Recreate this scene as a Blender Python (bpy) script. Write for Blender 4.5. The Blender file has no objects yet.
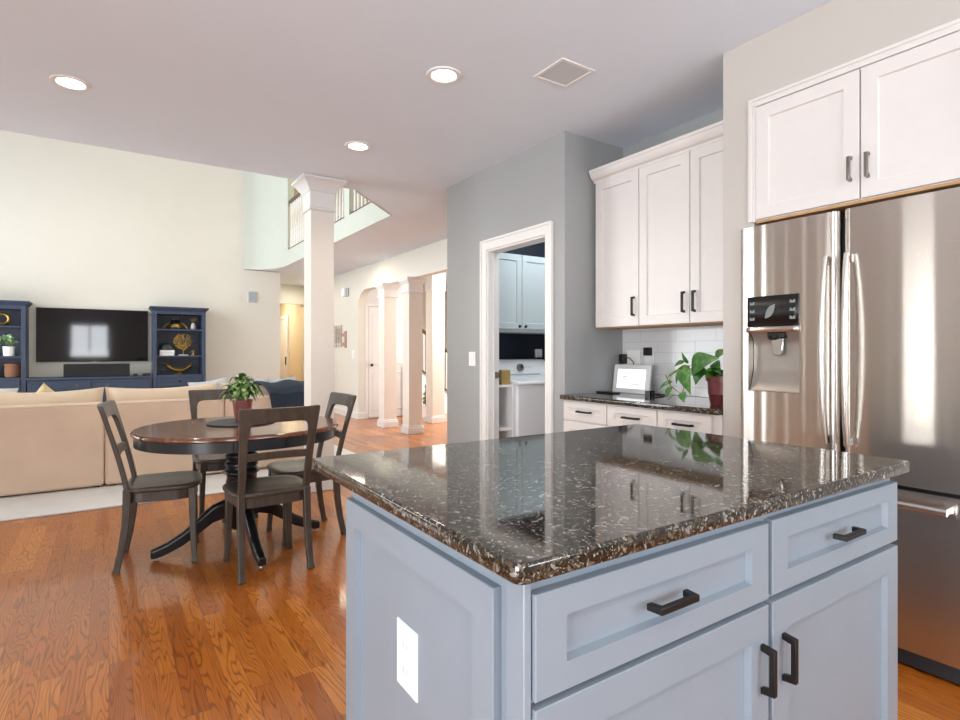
import bpy, bmesh, math, random
from mathutils import Vector, Matrix
random.seed(7)
C = bpy.context.scene.collection
SC = bpy.context.scene
PI = math.pi
R = math.radians

# ------------------------------------------------------------------ camera, world, lights, exposure
cam = bpy.data.objects.new('camera', bpy.data.cameras.new('camera'))
C.objects.link(cam)
cam.location = (0, 0, 1.22)
cam.rotation_euler = (R(90), 0, R(-33.64))
cam.data.sensor_width = 36
cam.data.lens = 557.6 / 960 * 36
cam.data.shift_y = -8 / 960
cam.data.clip_start = 0.05
SC.camera = cam

w = bpy.data.worlds.new('sky'); SC.world = w; w.use_nodes = True
bg = w.node_tree.nodes['Background']
bg.inputs[0].default_value = (0.80, 0.90, 1.0, 1); bg.inputs[1].default_value = 1.5

SC.view_settings.view_transform = 'Standard'
SC.view_settings.look = 'None'
SC.view_settings.gamma = 1
SC.view_settings.use_curve_mapping = False
SC.view_settings.exposure = 0.22

def area(name, loc, d, sx, sy, power, col=(1, 1, 1)):
    l = bpy.data.lights.new(name, 'AREA'); l.shape = 'RECTANGLE'; l.size = sx; l.size_y = sy
    l.energy = power; l.color = col
    o = bpy.data.objects.new(name, l); C.objects.link(o); o.location = loc
    o.rotation_euler = Vector(d).to_track_quat('-Z', 'Z').to_euler()
    return o
# daylight just outside each window of the room, two windows added for their light
area('daylight_sink_window', (-.57, -2.86, 1.62), (0, 1, .5), 1.1, 1.25, 75, (0.93, 0.96, 1.0))
area('added_fill_light', (2.25, -2.86, 1.62), (0, 1, .5), 1.2, 1.25, 80, (0.93, 0.96, 1.0))  # fill light of an added second back window
area('daylight_garden_door', (-3.46, -.5, 1.15), (1, 0, .5), 2.2, 2.1, 200, (0.94, 0.97, 1.0))
area('added_streak_light', (-3.46, 2.52, 1.25), (1, 0, 0), .18, 2.1, 150, (1.0, 0.97, 0.92))  # light of an added narrow window, makes the refrigerator door streak
area('daylight_tall_window', (-3.46, 8.1, 2.7), (1, 0, .1), 4.4, 4.6, 390, (0.96, 0.98, 1.0))
area('daylight_front_door', (8.35, 7.5, 1.5), (-1, 0, 0), 2.6, 2.6, 160, (1.0, 0.96, 0.9))

# ------------------------------------------------------------------ materials
def lin(c):
    if isinstance(c, str):
        c = c.lstrip('#'); c = [int(c[i:i+2], 16) / 255 for i in (0, 2, 4)]
    return tuple(x / 12.92 if x <= .04045 else ((x + .055) / 1.055) ** 2.4 for x in c) + (1,)

def newmat(name):
    m = bpy.data.materials.new(name); m.use_nodes = True
    nt = m.node_tree; b = nt.nodes['Principled BSDF']
    return m, nt, b

def node(nt, t, **kw):
    n = nt.nodes.new(t)
    for k, v in kw.items(): setattr(n, k, v)
    return n

def coords(nt, scale=(1, 1, 1)):
    tc = node(nt, 'ShaderNodeTexCoord'); mp = node(nt, 'ShaderNodeMapping')
    mp.inputs['Scale'].default_value = scale
    nt.links.new(tc.outputs['Object'], mp.inputs['Vector'])
    return mp.outputs['Vector']

def ramp(nt, src, stops, interp='LINEAR'):
    r = node(nt, 'ShaderNodeValToRGB'); r.color_ramp.interpolation = interp
    els = r.color_ramp.elements
    while len(els) < len(stops): els.new(0.5)
    for e, (p, c) in zip(els, stops): e.position = p; e.color = c
    nt.links.new(src, r.inputs['Fac'])
    return r.outputs['Color']

def noise(nt, vec, scale, detail=3, rough=.5, dist=0):
    n = node(nt, 'ShaderNodeTexNoise'); n.inputs['Scale'].default_value = scale
    n.inputs['Detail'].default_value = detail; n.inputs['Roughness'].default_value = rough
    n.inputs['Distortion'].default_value = dist
    nt.links.new(vec, n.inputs['Vector'])
    return n.outputs['Fac']

def bump(nt, b, h, strength=.2, dist=.002):
    n = node(nt, 'ShaderNodeBump'); n.inputs['Strength'].default_value = strength
    n.inputs['Distance'].default_value = dist
    nt.links.new(h, n.inputs['Height']); nt.links.new(n.outputs['Normal'], b.inputs['Normal'])

def mat(name, col, rough=.5, metal=0, vary=.06, scale=14, stretch=(1, 1, 1), bmp=0, spec=.5, coat=0, emit=None, es=0):
    m, nt, b = newmat(name)
    c = lin(col)
    v = coords(nt, stretch)
    n = noise(nt, v, scale)
    lo = tuple(max(0, x * (1 - vary)) for x in c[:3]) + (1,); hi = tuple(min(1, x * (1 + vary)) for x in c[:3]) + (1,)
    nt.links.new(ramp(nt, n, [(.3, lo), (.7, hi)]), b.inputs['Base Color'])
    b.inputs['Roughness'].default_value = rough; b.inputs['Metallic'].default_value = metal
    b.inputs['Specular IOR Level'].default_value = spec
    if coat: b.inputs['Coat Weight'].default_value = coat; b.inputs['Coat Roughness'].default_value = .08
    if bmp: bump(nt, b, n, bmp)
    if emit: b.inputs['Emission Color'].default_value = lin(emit); b.inputs['Emission Strength'].default_value = es
    return m

def math_(nt, op, a, bb=None, c=None):
    n = node(nt, 'ShaderNodeMath', operation=op)
    for i, x in enumerate((a, bb, c)):
        if x is None: continue
        if isinstance(x, (int, float)): n.inputs[i].default_value = x
        else: nt.links.new(x, n.inputs[i])
    return n.outputs[0]

def oak_floor():
    m, nt, b = newmat('oak_floor')
    tc = node(nt, 'ShaderNodeTexCoord'); sp = node(nt, 'ShaderNodeSeparateXYZ')
    nt.links.new(tc.outputs['Object'], sp.inputs[0])
    X, Y = sp.outputs[0], sp.outputs[1]
    xs = math_(nt, 'DIVIDE', X, .072)
    row = math_(nt, 'FLOOR', xs)
    fx = math_(nt, 'FRACT', xs)
    wn = node(nt, 'ShaderNodeTexWhiteNoise', noise_dimensions='1D'); nt.links.new(row, wn.inputs['W'])
    ys = math_(nt, 'ADD', math_(nt, 'DIVIDE', Y, .95), math_(nt, 'MULTIPLY', wn.outputs['Value'], 7.3))
    col = math_(nt, 'FLOOR', ys); fy = math_(nt, 'FRACT', ys)
    cv = node(nt, 'ShaderNodeCombineXYZ'); nt.links.new(row, cv.inputs[0]); nt.links.new(col, cv.inputs[1])
    w2 = node(nt, 'ShaderNodeTexWhiteNoise', noise_dimensions='2D'); nt.links.new(cv.outputs[0], w2.inputs['Vector'])
    tone = w2.outputs['Value']
    # cathedral grain: contour lines of a stretched noise, shifted for each plank
    gv = node(nt, 'ShaderNodeCombineXYZ')
    nt.links.new(math_(nt, 'ADD', math_(nt, 'MULTIPLY', X, 11.0), math_(nt, 'MULTIPLY', tone, 91)), gv.inputs[0])
    nt.links.new(math_(nt, 'ADD', math_(nt, 'MULTIPLY', Y, 1.05), math_(nt, 'MULTIPLY', tone, 57)), gv.inputs[1])
    n1 = noise(nt, gv.outputs[0], 1.0, 2, .4, .12)
    ring = math_(nt, 'SINE', math_(nt, 'MULTIPLY', n1, 150))
    fv = node(nt, 'ShaderNodeCombineXYZ')
    nt.links.new(math_(nt, 'MULTIPLY', X, 260), fv.inputs[0]); nt.links.new(math_(nt, 'MULTIPLY', Y, 9), fv.inputs[1])
    fine = noise(nt, fv.outputs[0], 1.0, 3)
    base = ramp(nt, tone, [(0, lin('#a65a18')), (.35, lin('#b5661d')), (.7, lin('#c17225')), (1, lin('#cf8232'))])
    g = math_(nt, 'ADD', math_(nt, 'MULTIPLY', ramp(nt, ring, [(.35, (0, 0, 0, 1)), (.95, (1, 1, 1, 1))]), .62),
              math_(nt, 'MULTIPLY', math_(nt, 'SUBTRACT', fine, .36), 1.1))
    mx = node(nt, 'ShaderNodeMixRGB', blend_type='MIX')
    nt.links.new(math_(nt, 'MULTIPLY', g, .75), mx.inputs[0]); nt.links.new(base, mx.inputs[1]); mx.inputs[2].default_value = lin('#5f2a08')
    # seams
    sx = math_(nt, 'GREATER_THAN', math_(nt, 'ABSOLUTE', math_(nt, 'SUBTRACT', fx, .5)), .487)
    sy = math_(nt, 'GREATER_THAN', math_(nt, 'ABSOLUTE', math_(nt, 'SUBTRACT', fy, .5)), .4985)
    s = math_(nt, 'MAXIMUM', sx, sy)
    m2 = node(nt, 'ShaderNodeMixRGB'); nt.links.new(math_(nt, 'MULTIPLY', s, .55), m2.inputs[0])
    nt.links.new(mx.outputs[0], m2.inputs[1]); m2.inputs[2].default_value = lin('#4a2208')
    nt.links.new(m2.outputs[0], b.inputs['Base Color'])
    b.inputs['Roughness'].default_value = .3
    b.inputs['Coat Weight'].default_value = .35; b.inputs['Coat Roughness'].default_value = .08
    bump(nt, b, math_(nt, 'SUBTRACT', 1, s), .15, .001)
    return m

def granite():
    m, nt, b = newmat('dark_granite')
    v = coords(nt)
    def vor(scale, vec=v):
        n = node(nt, 'ShaderNodeTexVoronoi'); n.inputs['Scale'].default_value = scale; n.inputs['Randomness'].default_value = 1
        mpx = node(nt, 'ShaderNodeMixRGB', blend_type='ADD'); mpx.inputs[0].default_value = .035
        nz = node(nt, 'ShaderNodeTexNoise'); nz.inputs['Scale'].default_value = 30; nt.links.new(vec, nz.inputs['Vector'])
        nt.links.new(vec, mpx.inputs[1]); nt.links.new(nz.outputs['Color'], mpx.inputs[2])
        nt.links.new(mpx.outputs[0], n.inputs['Vector'])
        sp = node(nt, 'ShaderNodeSeparateColor'); nt.links.new(n.outputs['Color'], sp.inputs[0])
        return sp.outputs
    a = vor(150); c = vor(260)
    g1 = ramp(nt, a[0], [(0, lin('#191714')), (.33, lin('#2b251f')), (.5, lin('#3e352b')), (.66, lin('#504538')), (.8, lin('#625a4d')), (.88, lin('#8a857b')), (.95, lin('#969a9d'))], 'CONSTANT')
    g2 = ramp(nt, c[0], [(0, lin('#171411')), (.4, lin('#2a231c')), (.62, lin('#43372a')), (.8, lin('#5a5547')), (.9, lin('#8e897b'))], 'CONSTANT')
    patch = ramp(nt, noise(nt, v, 9, 4, .6), [(.4, (0, 0, 0, 1)), (.6, (1, 1, 1, 1))])
    mx = node(nt, 'ShaderNodeMixRGB'); nt.links.new(patch, mx.inputs[0]); nt.links.new(g1, mx.inputs[1]); nt.links.new(g2, mx.inputs[2])
    nt.links.new(mx.outputs[0], b.inputs['Base Color'])
    b.inputs['Roughness'].default_value = .05; b.inputs['IOR'].default_value = 1.62
    return m

def steel():
    m, nt, b = newmat('brushed_stainless_steel')
    v = coords(nt, (1, 1, 25))
    n = noise(nt, v, 12, 3)
    nt.links.new(ramp(nt, n, [(.3, lin('#d0cbc5')), (.7, lin('#d5d0ca'))]), b.inputs['Base Color'])
    b.inputs['Metallic'].default_value = 1
    b.inputs['Roughness'].default_value = .25
    b.inputs['Anisotropic'].default_value = .9; b.inputs['Anisotropic Rotation'].default_value = .25
    tg = node(nt, 'ShaderNodeTangent', direction_type='RADIAL', axis='Z'); nt.links.new(tg.outputs[0], b.inputs['Tangent'])
    return m

def subway():
    m, nt, b = newmat('white_subway_tile')
    tc = node(nt, 'ShaderNodeTexCoord'); sp = node(nt, 'ShaderNodeSeparateXYZ'); nt.links.new(tc.outputs['Object'], sp.inputs[0])
    cb = node(nt, 'ShaderNodeCombineXYZ'); nt.links.new(sp.outputs[1], cb.inputs[0]); nt.links.new(sp.outputs[2], cb.inputs[1])
    br = node(nt, 'ShaderNodeTexBrick'); br.inputs['Scale'].default_value = 1
    br.inputs['Brick Width'].default_value = .30; br.inputs['Row Height'].default_value = .076; br.inputs['Mortar Size'].default_value = .0018
    br.inputs['Color1'].default_value = lin('#dcdedf'); br.inputs['Color2'].default_value = lin('#d6d9da'); br.inputs['Mortar'].default_value = lin('#c3c4c4')
    nt.links.new(cb.outputs[0], br.inputs['Vector'])
    nt.links.new(br.outputs['Color'], b.inputs['Base Color'])
    b.inputs['Roughness'].default_value = .08
    bump(nt, b, math_(nt, 'SUBTRACT', 1, br.outputs['Fac']), .4, .002)
    return m

def wood_top():
    m, nt, b = newmat('stained_table_wood')
    v = coords(nt, (3, 26, 3))
    n = noise(nt, v, 1.6, 4, .55, .6)
    nt.links.new(ramp(nt, n, [(.3, lin('#4a2815')), (.5, lin('#6d4026')), (.72, lin('#8f5c38'))]), b.inputs['Base Color'])
    b.inputs['Roughness'].default_value = .22; b.inputs['Coat Weight'].default_value = .5; b.inputs['Coat Roughness'].default_value = .08
    return m

def leafmat(name, c1, c2, c3, scale=60):
    m, nt, b = newmat(name)
    v = coords(nt)
    n = noise(nt, v, scale, 3, .6)
    nt.links.new(ramp(nt, n, [(.35, lin(c1)), (.52, lin(c2)), (.62, lin(c3))]), b.inputs['Base Color'])
    b.inputs['Roughness'].default_value = .35
    return m

def glass():
    m, nt, b = newmat('window_glass')
    out = nt.nodes['Material Output']
    t = node(nt, 'ShaderNodeBsdfTransparent'); g = node(nt, 'ShaderNodeBsdfGlossy'); g.inputs['Roughness'].default_value = .02
    fr = node(nt, 'ShaderNodeFresnel'); fr.inputs['IOR'].default_value = 1.45
    mx = node(nt, 'ShaderNodeMixShader')
    nt.links.new(fr.outputs[0], mx.inputs[0]); nt.links.new(t.outputs[0], mx.inputs[1]); nt.links.new(g.outputs[0], mx.inputs[2])
    nt.links.new(mx.outputs[0], out.inputs['Surface'])
    return m

def weave(name, c, scale=500):
    m, nt, b = newmat(name)
    v = coords(nt); n = noise(nt, v, scale, 2); n2 = noise(nt, v, 3, 2)
    cc = lin(c)
    nt.links.new(ramp(nt, n2, [(.3, tuple(x * .94 for x in cc[:3]) + (1,)), (.7, tuple(min(1, x * 1.05) for x in cc[:3]) + (1,))]), b.inputs['Base Color'])
    b.inputs['Roughness'].default_value = .9; b.inputs['Specular IOR Level'].default_value = .2
    bump(nt, b, n, .3, .003)
    return m

M = dict(
    icon=mat('dim_icon_print', '#7f8785', .5, vary=.05),
    floor=oak_floor(), granite=granite(), steel=steel(), tile=subway(), tabletop=wood_top(), glass=glass(),
    ceiling=mat('ceiling_paint', '#dde6f0', .8, vary=.01, scale=3),
    cream=mat('cream_wall_paint', '#dad8ce', .75, vary=.01, scale=3),
    fascia=mat('window_tinted_wall_paint', '#c3c8be', .75, vary=.01, scale=3),  # greenish cast of the left window light put into the wall colour
    gray=mat('gray_wall_paint', '#9fa1a1', .6, vary=.01, scale=3),
    greige=mat('warm_gray_paint', '#c2bdb7', .6, vary=.01, scale=3),
    navywall=mat('navy_wall_paint', '#232a38', .6, vary=.03),
    trim=mat('white_trim_paint', '#e3e2e0', .35, vary=.01),
    tanwall=mat('warm_tan_paint', '#e4d2ae', .7, vary=.01),
    cab=mat('white_cabinet_paint', '#dedad7', .32, vary=.01),
    cabsilver=mat('laundry_cabinet_paint', '#c6d1d4', .35, vary=.01),
    island=mat('blue_gray_cabinet_paint', '#86919c', .33, vary=.02, scale=5),
    bronze=mat('dark_bronze', '#2b2826', .38, .6, vary=.1),
    nickel=mat('satin_nickel', '#8d8780', .3, .9, vary=.04),
    chair=mat('weathered_gray_wood', '#473f38', .34, vary=.22, scale=5, stretch=(9, 9, 1.3), bmp=.08),
    blackwood=mat('black_painted_wood', '#17181a', .3, vary=.15, scale=8),
    apron=mat('charcoal_painted_wood', '#23262a', .3, vary=.15, scale=8),
    sofa=weave('beige_linen', '#dcc3ac'), piping=weave('pale_piping', '#e8d8c4'),
    pillow=weave('cream_linen', '#e2cdb3'), bluepillow=weave('pale_blue_cotton', '#c6ced4'), white_fabric=weave('white_cotton', '#dcdcda'),
    gold_fabric=weave('mustard_cotton', '#d9c49c'),
    navyblanket=weave('navy_throw', '#39424f', 220), rug=weave('pale_rug_wool', '#dedcd9', 160),
    navy=mat('navy_furniture_paint', '#323f56', .45, vary=.06), navydark=mat('navy_back_panel', '#4b5161', .55, vary=.08),
    black=mat('black_plastic', '#0b0b0c', .35, vary=.02), screen=mat('television_glass', '#07060a', .05, vary=.02, spec=.4),
    cloth_black=mat('speaker_mesh', '#1b1c1f', .8, vary=.15, scale=400),
    terracotta=mat('terracotta_pot', '#80403a', .4, vary=.1), maroon=mat('maroon_pot_glaze', '#6d2f30', .3, vary=.1),
    slate=mat('slate_place_mat', '#3d434c', .55, vary=.08), soil=mat('soil', '#2d2119', .9, vary=.3, scale=90),
    white=mat('white_plastic', '#f0f0ef', .35, vary=.005), offwhite=mat('device_bezel', '#cfd0d2', .35, vary=.01),
    washer=mat('white_enamel', '#e9ebee', .25, vary=.005), chrome=mat('chrome', '#d8d8d8', .12, 1, vary=.01),
    display=mat('lit_display', '#f4f7fb', .2, vary=.005, emit='#eef3fb', es=.75), ink=mat('display_ink', '#a9b0b8', .5, vary=.01),
    gold=mat('antique_gold', '#a98a4a', .32, .85, vary=.12), darkgreen=mat('dark_green_glaze', '#1f2f2a', .3, vary=.1),
    wicker=mat('wicker', '#8a6148', .75, vary=.35, scale=6, stretch=(4, 4, 60), bmp=.4), ceramic=mat('white_ceramic', '#e6e5e2', .3, vary=.06, scale=40),
    dry=mat('dried_stems', '#7d6a45', .8, vary=.2), paper=mat('page_paper', '#e8e4da', .8, vary=.03),
    leaf=leafmat('variegated_leaf', '#27491c', '#426b2c', '#9db072', 45), pothos=leafmat('pothos_leaf', '#27581c', '#38702a', '#5b8c3a', 25),
    fern=leafmat('fern_leaf', '#3c5a34', '#5d7d52', '#86a07a', 40), shelfleaf=leafmat('mottled_leaf', '#3f6b3a', '#7da36f', '#d5e0cb', 30),
    stem=mat('plant_stem', '#6d6a3c', .6), handrail=mat('dark_walnut_rail', '#4d3a2c', .35, vary=.15),
    lamp=mat('lamp_lens', '#ffffff', .4, emit='#fff1da', es=9), grille=mat('speaker_grille_paint', '#c8cbce', .8, vary=.08, scale=700),
    art=mat('brushed_wall_art', '#b3aaa2', .4, .3, vary=.1), artwood=mat('pinkish_wood', '#b08b7c', .5, vary=.1),
    speaker=mat('gray_speaker_mesh', '#a7adb4', .7, vary=.06, scale=300), tanwood=mat('raw_plywood', '#b98f63', .6, vary=.1),
    yellow=mat('yellow_carton', '#ac945a', .5, vary=.05), kick=mat('dark_plastic_grille', '#23252b', .5, vary=.05),
    recess=mat('dispenser_gray', '#9b948d', .35, .55, vary=.03), sky=None)

# ------------------------------------------------------------------ mesh helpers
class MB:
    def __init__(s, o=(0, 0, 0)):
        s.bm = bmesh.new(); s.o = Vector(o)
    def v(s, p): return s.bm.verts.new(Vector(p) - s.o)
    def f(s, vs):
        try: return s.bm.faces.new(vs)
        except ValueError: return None
    def box(s, x0, x1, y0, y1, z0, z1):
        a = [s.v(p) for p in ((x0, y0, z0), (x1, y0, z0), (x1, y1, z0), (x0, y1, z0), (x0, y0, z1), (x1, y0, z1), (x1, y1, z1), (x0, y1, z1))]
        for q in ((3, 2, 1, 0), (4, 5, 6, 7), (0, 1, 5, 4), (1, 2, 6, 5), (2, 3, 7, 6), (3, 0, 4, 7)): s.f([a[i] for i in q])
        return s
    def prism(s, pts, a0, a1, axis='z'):
        def P(p, a): return (p[0], p[1], a) if axis == 'z' else ((a, p[0], p[1]) if axis == 'x' else (p[0], a, p[1]))
        lo = [s.v(P(p, a0)) for p in pts]; hi = [s.v(P(p, a1)) for p in pts]; n = len(pts)
        s.f(lo[::-1]); s.f(hi)
        for i in range(n): s.f([lo[i], lo[(i+1) % n], hi[(i+1) % n], hi[i]])
        return s
    def tube(s, pts, r, n=8, flat=None, ph=0):
        pts = [Vector(p) for p in pts]; k = len(pts); rs = r if isinstance(r, (list, tuple)) else [r] * k
        rings = []; up = None
        for i, p in enumerate(pts):
            t = (pts[min(i+1, k-1)] - pts[max(i-1, 0)]).normalized()
            if up is None:
                up = Vector((0, 0, 1)) if abs(t.z) < .9 else Vector((1, 0, 0))
            a = t.cross(up); a = a.normalized() if a.length > 1e-6 else t.orthogonal().normalized()
            bb = a.cross(t).normalized(); up = bb
            fl = flat or (1, 1)
            rings.append([s.v(p + s.o*0 + a * math.cos(2*PI*j/n + ph) * rs[i] * fl[0] + bb * math.sin(2*PI*j/n + ph) * rs[i] * fl[1]) for j in range(n)])
        for i in range(k - 1):
            for j in range(n): s.f([rings[i][j], rings[i][(j+1) % n], rings[i+1][(j+1) % n], rings[i+1][j]])
        s.f(rings[0][::-1]); s.f(rings[-1])
        return s
    def lathe(s, prof, c=(0, 0, 0), n=28, axis='z'):
        rings = []
        for r, z in prof:
            ring = []
            for j in range(n):
                a = 2 * PI * j / n; u, v_ = r * math.cos(a), r * math.sin(a)
                p = (c[0]+u, c[1]+v_, c[2]+z) if axis == 'z' else ((c[0]+z, c[1]+u, c[2]+v_) if axis == 'x' else (c[0]+u, c[1]+z, c[2]+v_))
                ring.append(s.v(p))
            rings.append(ring)
        for i in range(len(prof) - 1):
            for j in range(n): s.f([rings[i][j], rings[i][(j+1) % n], rings[i+1][(j+1) % n], rings[i+1][j]])
        s.f(rings[0][::-1]); s.f(rings[-1])
        return s
    def ball(s, c, r, nu=14, nv=9):
        rr = r if isinstance(r, (tuple, list)) else (r, r, r)
        rings = []
        for i in range(1, nv):
            t = PI * i / nv
            rings.append([s.v((c[0] + rr[0]*math.sin(t)*math.cos(2*PI*j/nu), c[1] + rr[1]*math.sin(t)*math.sin(2*PI*j/nu), c[2] + rr[2]*math.cos(t))) for j in range(nu)])
        top = s.v((c[0], c[1], c[2] + rr[2])); bot = s.v((c[0], c[1], c[2] - rr[2]))
        for j in range(nu):
            s.f([top, rings[0][j], rings[0][(j+1) % nu]]); s.f([bot, rings[-1][(j+1) % nu], rings[-1][j]])
            for i in range(len(rings) - 1): s.f([rings[i][j], rings[i+1][j], rings[i+1][(j+1) % nu], rings[i][(j+1) % nu]])
        return s
    def grid(s, fn, nu, nv):
        g = [[s.v(fn(i / nu, j / nv)) for j in range(nv + 1)] for i in range(nu + 1)]
        for i in range(nu):
            for j in range(nv): s.f([g[i][j], g[i+1][j], g[i+1][j+1], g[i][j+1]])
        return s
    def leaf(s, base, d, length, width, droop=.5, fold=.15, nu=6, up=(0, 0, 1), heart=False):
        base = Vector(base); d = Vector(d).normalized(); upv = Vector(up)
        side = d.cross(upv); side = side.normalized() if side.length > 1e-4 else Vector((1, 0, 0))
        nrm = side.cross(d).normalized()
        rows = []
        for i in range(nu + 1):
            t = i / nu
            c = base + d * length * (t - .12 * droop * t * t) - upv * droop * length * t * t * .6 + nrm * .12 * length * math.sin(PI * t)
            wv = width * .5 * (math.sin(PI * min(1, t ** .6)) if heart else math.sin(PI * (t ** .8))) + .0006
            rows.append([s.v(c - side * wv + nrm * fold * wv), s.v(c), s.v(c + side * wv + nrm * fold * wv)])
        for i in range(nu):
            for j in range(2): s.f([rows[i][j], rows[i+1][j], rows[i+1][j+1], rows[i][j+1]])
        return s
    def pillow(s, c, hw, hh, th, rot=Matrix.Identity(3), n=14, pinch=.09, pinchx=None):
        pinchx = pinch if pinchx is None else pinchx
        c = Vector(c)
        def pt(u, v_, sg):
            x, z = u * 2 - 1, v_ * 2 - 1
            k = max(0, (1 - x**4) * (1 - z**4)) ** .5
            p = Vector((hw * x * (1 - pinchx * (1 - z*z) ** 1 * abs(x)), sg * th * k, hh * z * (1 - pinch * (1 - x*x) * abs(z))))
            return c + rot @ p
        for sg in (1, -1): s.grid(lambda a, b_: pt(a, b_, sg), n, n)
        bmesh.ops.remove_doubles(s.bm, verts=s.bm.verts, dist=1e-5)
        return s
    # face panel: axis 'x' faces -x at x=front ; axis 'y' faces -y at y=front ; a0..a1 along the other axis
    def shaker(s, axis, front, a0, a1, z0, z1, th=.02, st=.06, rec=.011, rail=None):
        rl = rail or st
        def P(a, dpt, z): return (front + dpt, a, z) if axis == 'x' else (a, front + dpt, z)
        def ring(i, j, dpt): return [s.v(P(a, dpt, z)) for a, z in ((a0+i, z0+j), (a1-i, z0+j), (a1-i, z1-j), (a0+i, z1-j))]
        e = .0015
        r = [ring(0, 0, th), ring(0, 0, e), ring(e, e, 0), ring(st, rl, 0), ring(st + .0035, rl + .0035, rec)]
        for k in range(len(r) - 1):
            for j in range(4): s.f([r[k][j], r[k][(j+1) % 4], r[k+1][(j+1) % 4], r[k+1][j]])
        s.f(r[0][::-1]); s.f(r[-1])
        return s
    # bar pull; direction 'h' or 'v'; faces -x or -y
    def pull(s, axis, front, a, z, L, d='h', out=.03, w_=.012):
        h = L / 2
        prof = [(-h, 0), (-h + .004, out), (h - .004, out), (h, 0), (h - .013, 0), (h - .017, out - .011), (-h + .017, out - .011), (-h + .013, 0)]
        def P(l, o, k):
            aa, zz = (a + l, z + k) if d == 'h' else (a + k, z + l)
            return (front - o, aa, zz) if axis == 'x' else (aa, front - o, zz)
        lo = [s.v(P(l, o, -w_/2)) for l, o in prof]; hi = [s.v(P(l, o, w_/2)) for l, o in prof]; n = len(prof)
        for q in ((0, 1, 6, 7), (1, 2, 5, 6), (2, 3, 4, 5)):
            s.f([lo[i] for i in q]); s.f([hi[i] for i in q][::-1])
        for i in range(n): s.f([lo[i], lo[(i+1) % n], hi[(i+1) % n], hi[i]])
        return s
    def build(s, name, m, parent=None, smooth=True, bev=0, seg=2, subd=0, solid=0, sharp=38):
        bm = s.bm
        bmesh.ops.recalc_face_normals(bm, faces=bm.faces)
        if smooth:
            for f in bm.faces: f.smooth = len(f.verts) < 13
            for e in bm.edges:
                if len(e.link_faces) == 2 and e.calc_face_angle(0) > R(sharp): e.smooth = False
        me = bpy.data.meshes.new(name); bm.to_mesh(me); bm.free()
        me.materials.append(m)
        o = bpy.data.objects.new(name, me); C.objects.link(o)
        if parent is not None: o.parent = parent
        elif s.o.length > 0: o.location = s.o
        if solid:
            md = o.modifiers.new('solid', 'SOLIDIFY'); md.thickness = solid; md.offset = 0
        if subd:
            md = o.modifiers.new('sub', 'SUBSURF'); md.levels = subd; md.render_levels = subd
        if bev:
            md = o.modifiers.new('bev', 'BEVEL'); md.width = bev; md.segments = seg; md.limit_method = 'ANGLE'; md.angle_limit = R(35)
        return o

def tag(o, label, cat, group=None, kind=None):
    o['label'] = label; o['category'] = cat
    if group: o['group'] = group
    if kind: o['kind'] = kind
    return o
def thing(name, label, cat, loc=(0, 0, 0), rz=0, group=None):
    o = bpy.data.objects.new(name, None); C.objects.link(o)
    o.location = loc; o.rotation_euler = (0, 0, rz); o.empty_display_size = .1
    return tag(o, label, cat, group)
def struct(name, mb, m, label=None, **kw):
    o = mb.build(name, m, **kw); o['kind'] = 'structure'
    if label: o['label'] = label
    return o
def W(t): return MB(t.location)          # builder in world coordinates for a part of an unrotated thing
def copy_tree(o, parent=None):
    c = o.copy(); C.objects.link(c)
    if parent: c.parent = parent
    for ch in list(o.children): copy_tree(ch, c)
    return c

# ------------------------------------------------------------------ structure
CE = 2.74
struct('floor', MB().box(-3.4, 8.4, -2.9, 16, -.1, 0), M['floor'], smooth=False)
cpts = [(-3.4, -2.9), (8.4, -2.9), (8.4, 16), (2.06, 16), (2.06, 11.02)]
arc = [(2.06, 10.898), (2.2, 10.855), (2.33, 10.765), (2.44, 10.63), (2.53, 10.45), (2.59, 10.24), (2.614, 10.02)]
cpts = [(-3.4, -2.9), (8.4, -2.9), (8.4, 16), (2.06, 16)] + arc + [(2.614, 5.69), (1.93, 5.0), (-3.4, 5.0)]
struct('ceiling', MB().prism(cpts, CE, 2.985, 'z'), M['ceiling'], smooth=False)
# loft edge fascia
fp = arc + [(2.614, 5.69), (1.93, 5.0)]
def strip(pts, off):
    out = []
    for i, p in enumerate(pts):
        a = Vector(pts[max(i-1, 0)]); b_ = Vector(pts[min(i+1, len(pts)-1)]); t = (b_ - a).normalized()
        out.append((p[0] - t.y * -off, p[1] - t.x * off))
    return out
fm = MB()
inner = [(x - .014, y - .004) for x, y in arc] + [(2.60, 5.70), (1.92, 5.012)]
fm.prism(fp[::-1] + inner, CE - .006, 3.0, 'z')
struct('trim_1', fm, M['fascia'], 'painted fascia along the edge of the upper landing')
# living room tall walls
struct('wall_back', MB().box(-3.4, 2.06, 10.9, 11.05, 0, 5.6).box(2.06, 2.70, 10.9, 11.05, 0, CE - .01), M['cream'], smooth=False)
up = MB(); hi = [(x + .12, y + .05) for x, y in arc]
up.prism(arc + hi[::-1], 3.0, 5.6, 'z')
struct('wall_landing', up, M['fascia'])
struct('wall_loft', MB().box(5.0, 5.15, 5.0, 16, 2.985, 5.6).box(2.0, 5.0, 5.0, 5.12, 3.0, 5.6).box(2.614, 5.0, 12.2, 12.35, 2.985, 5.6), M['tanwall'], smooth=False)
struct('ceiling_upper', MB().box(-3.4, 8.4, 4.9, 16, 5.6, 5.7), M['ceiling'], smooth=False)
struct('wall_above_kitchen', MB().box(-3.4, 2.0, 4.88, 5.0, 2.985, 5.6), M['cream'], smooth=False)
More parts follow.
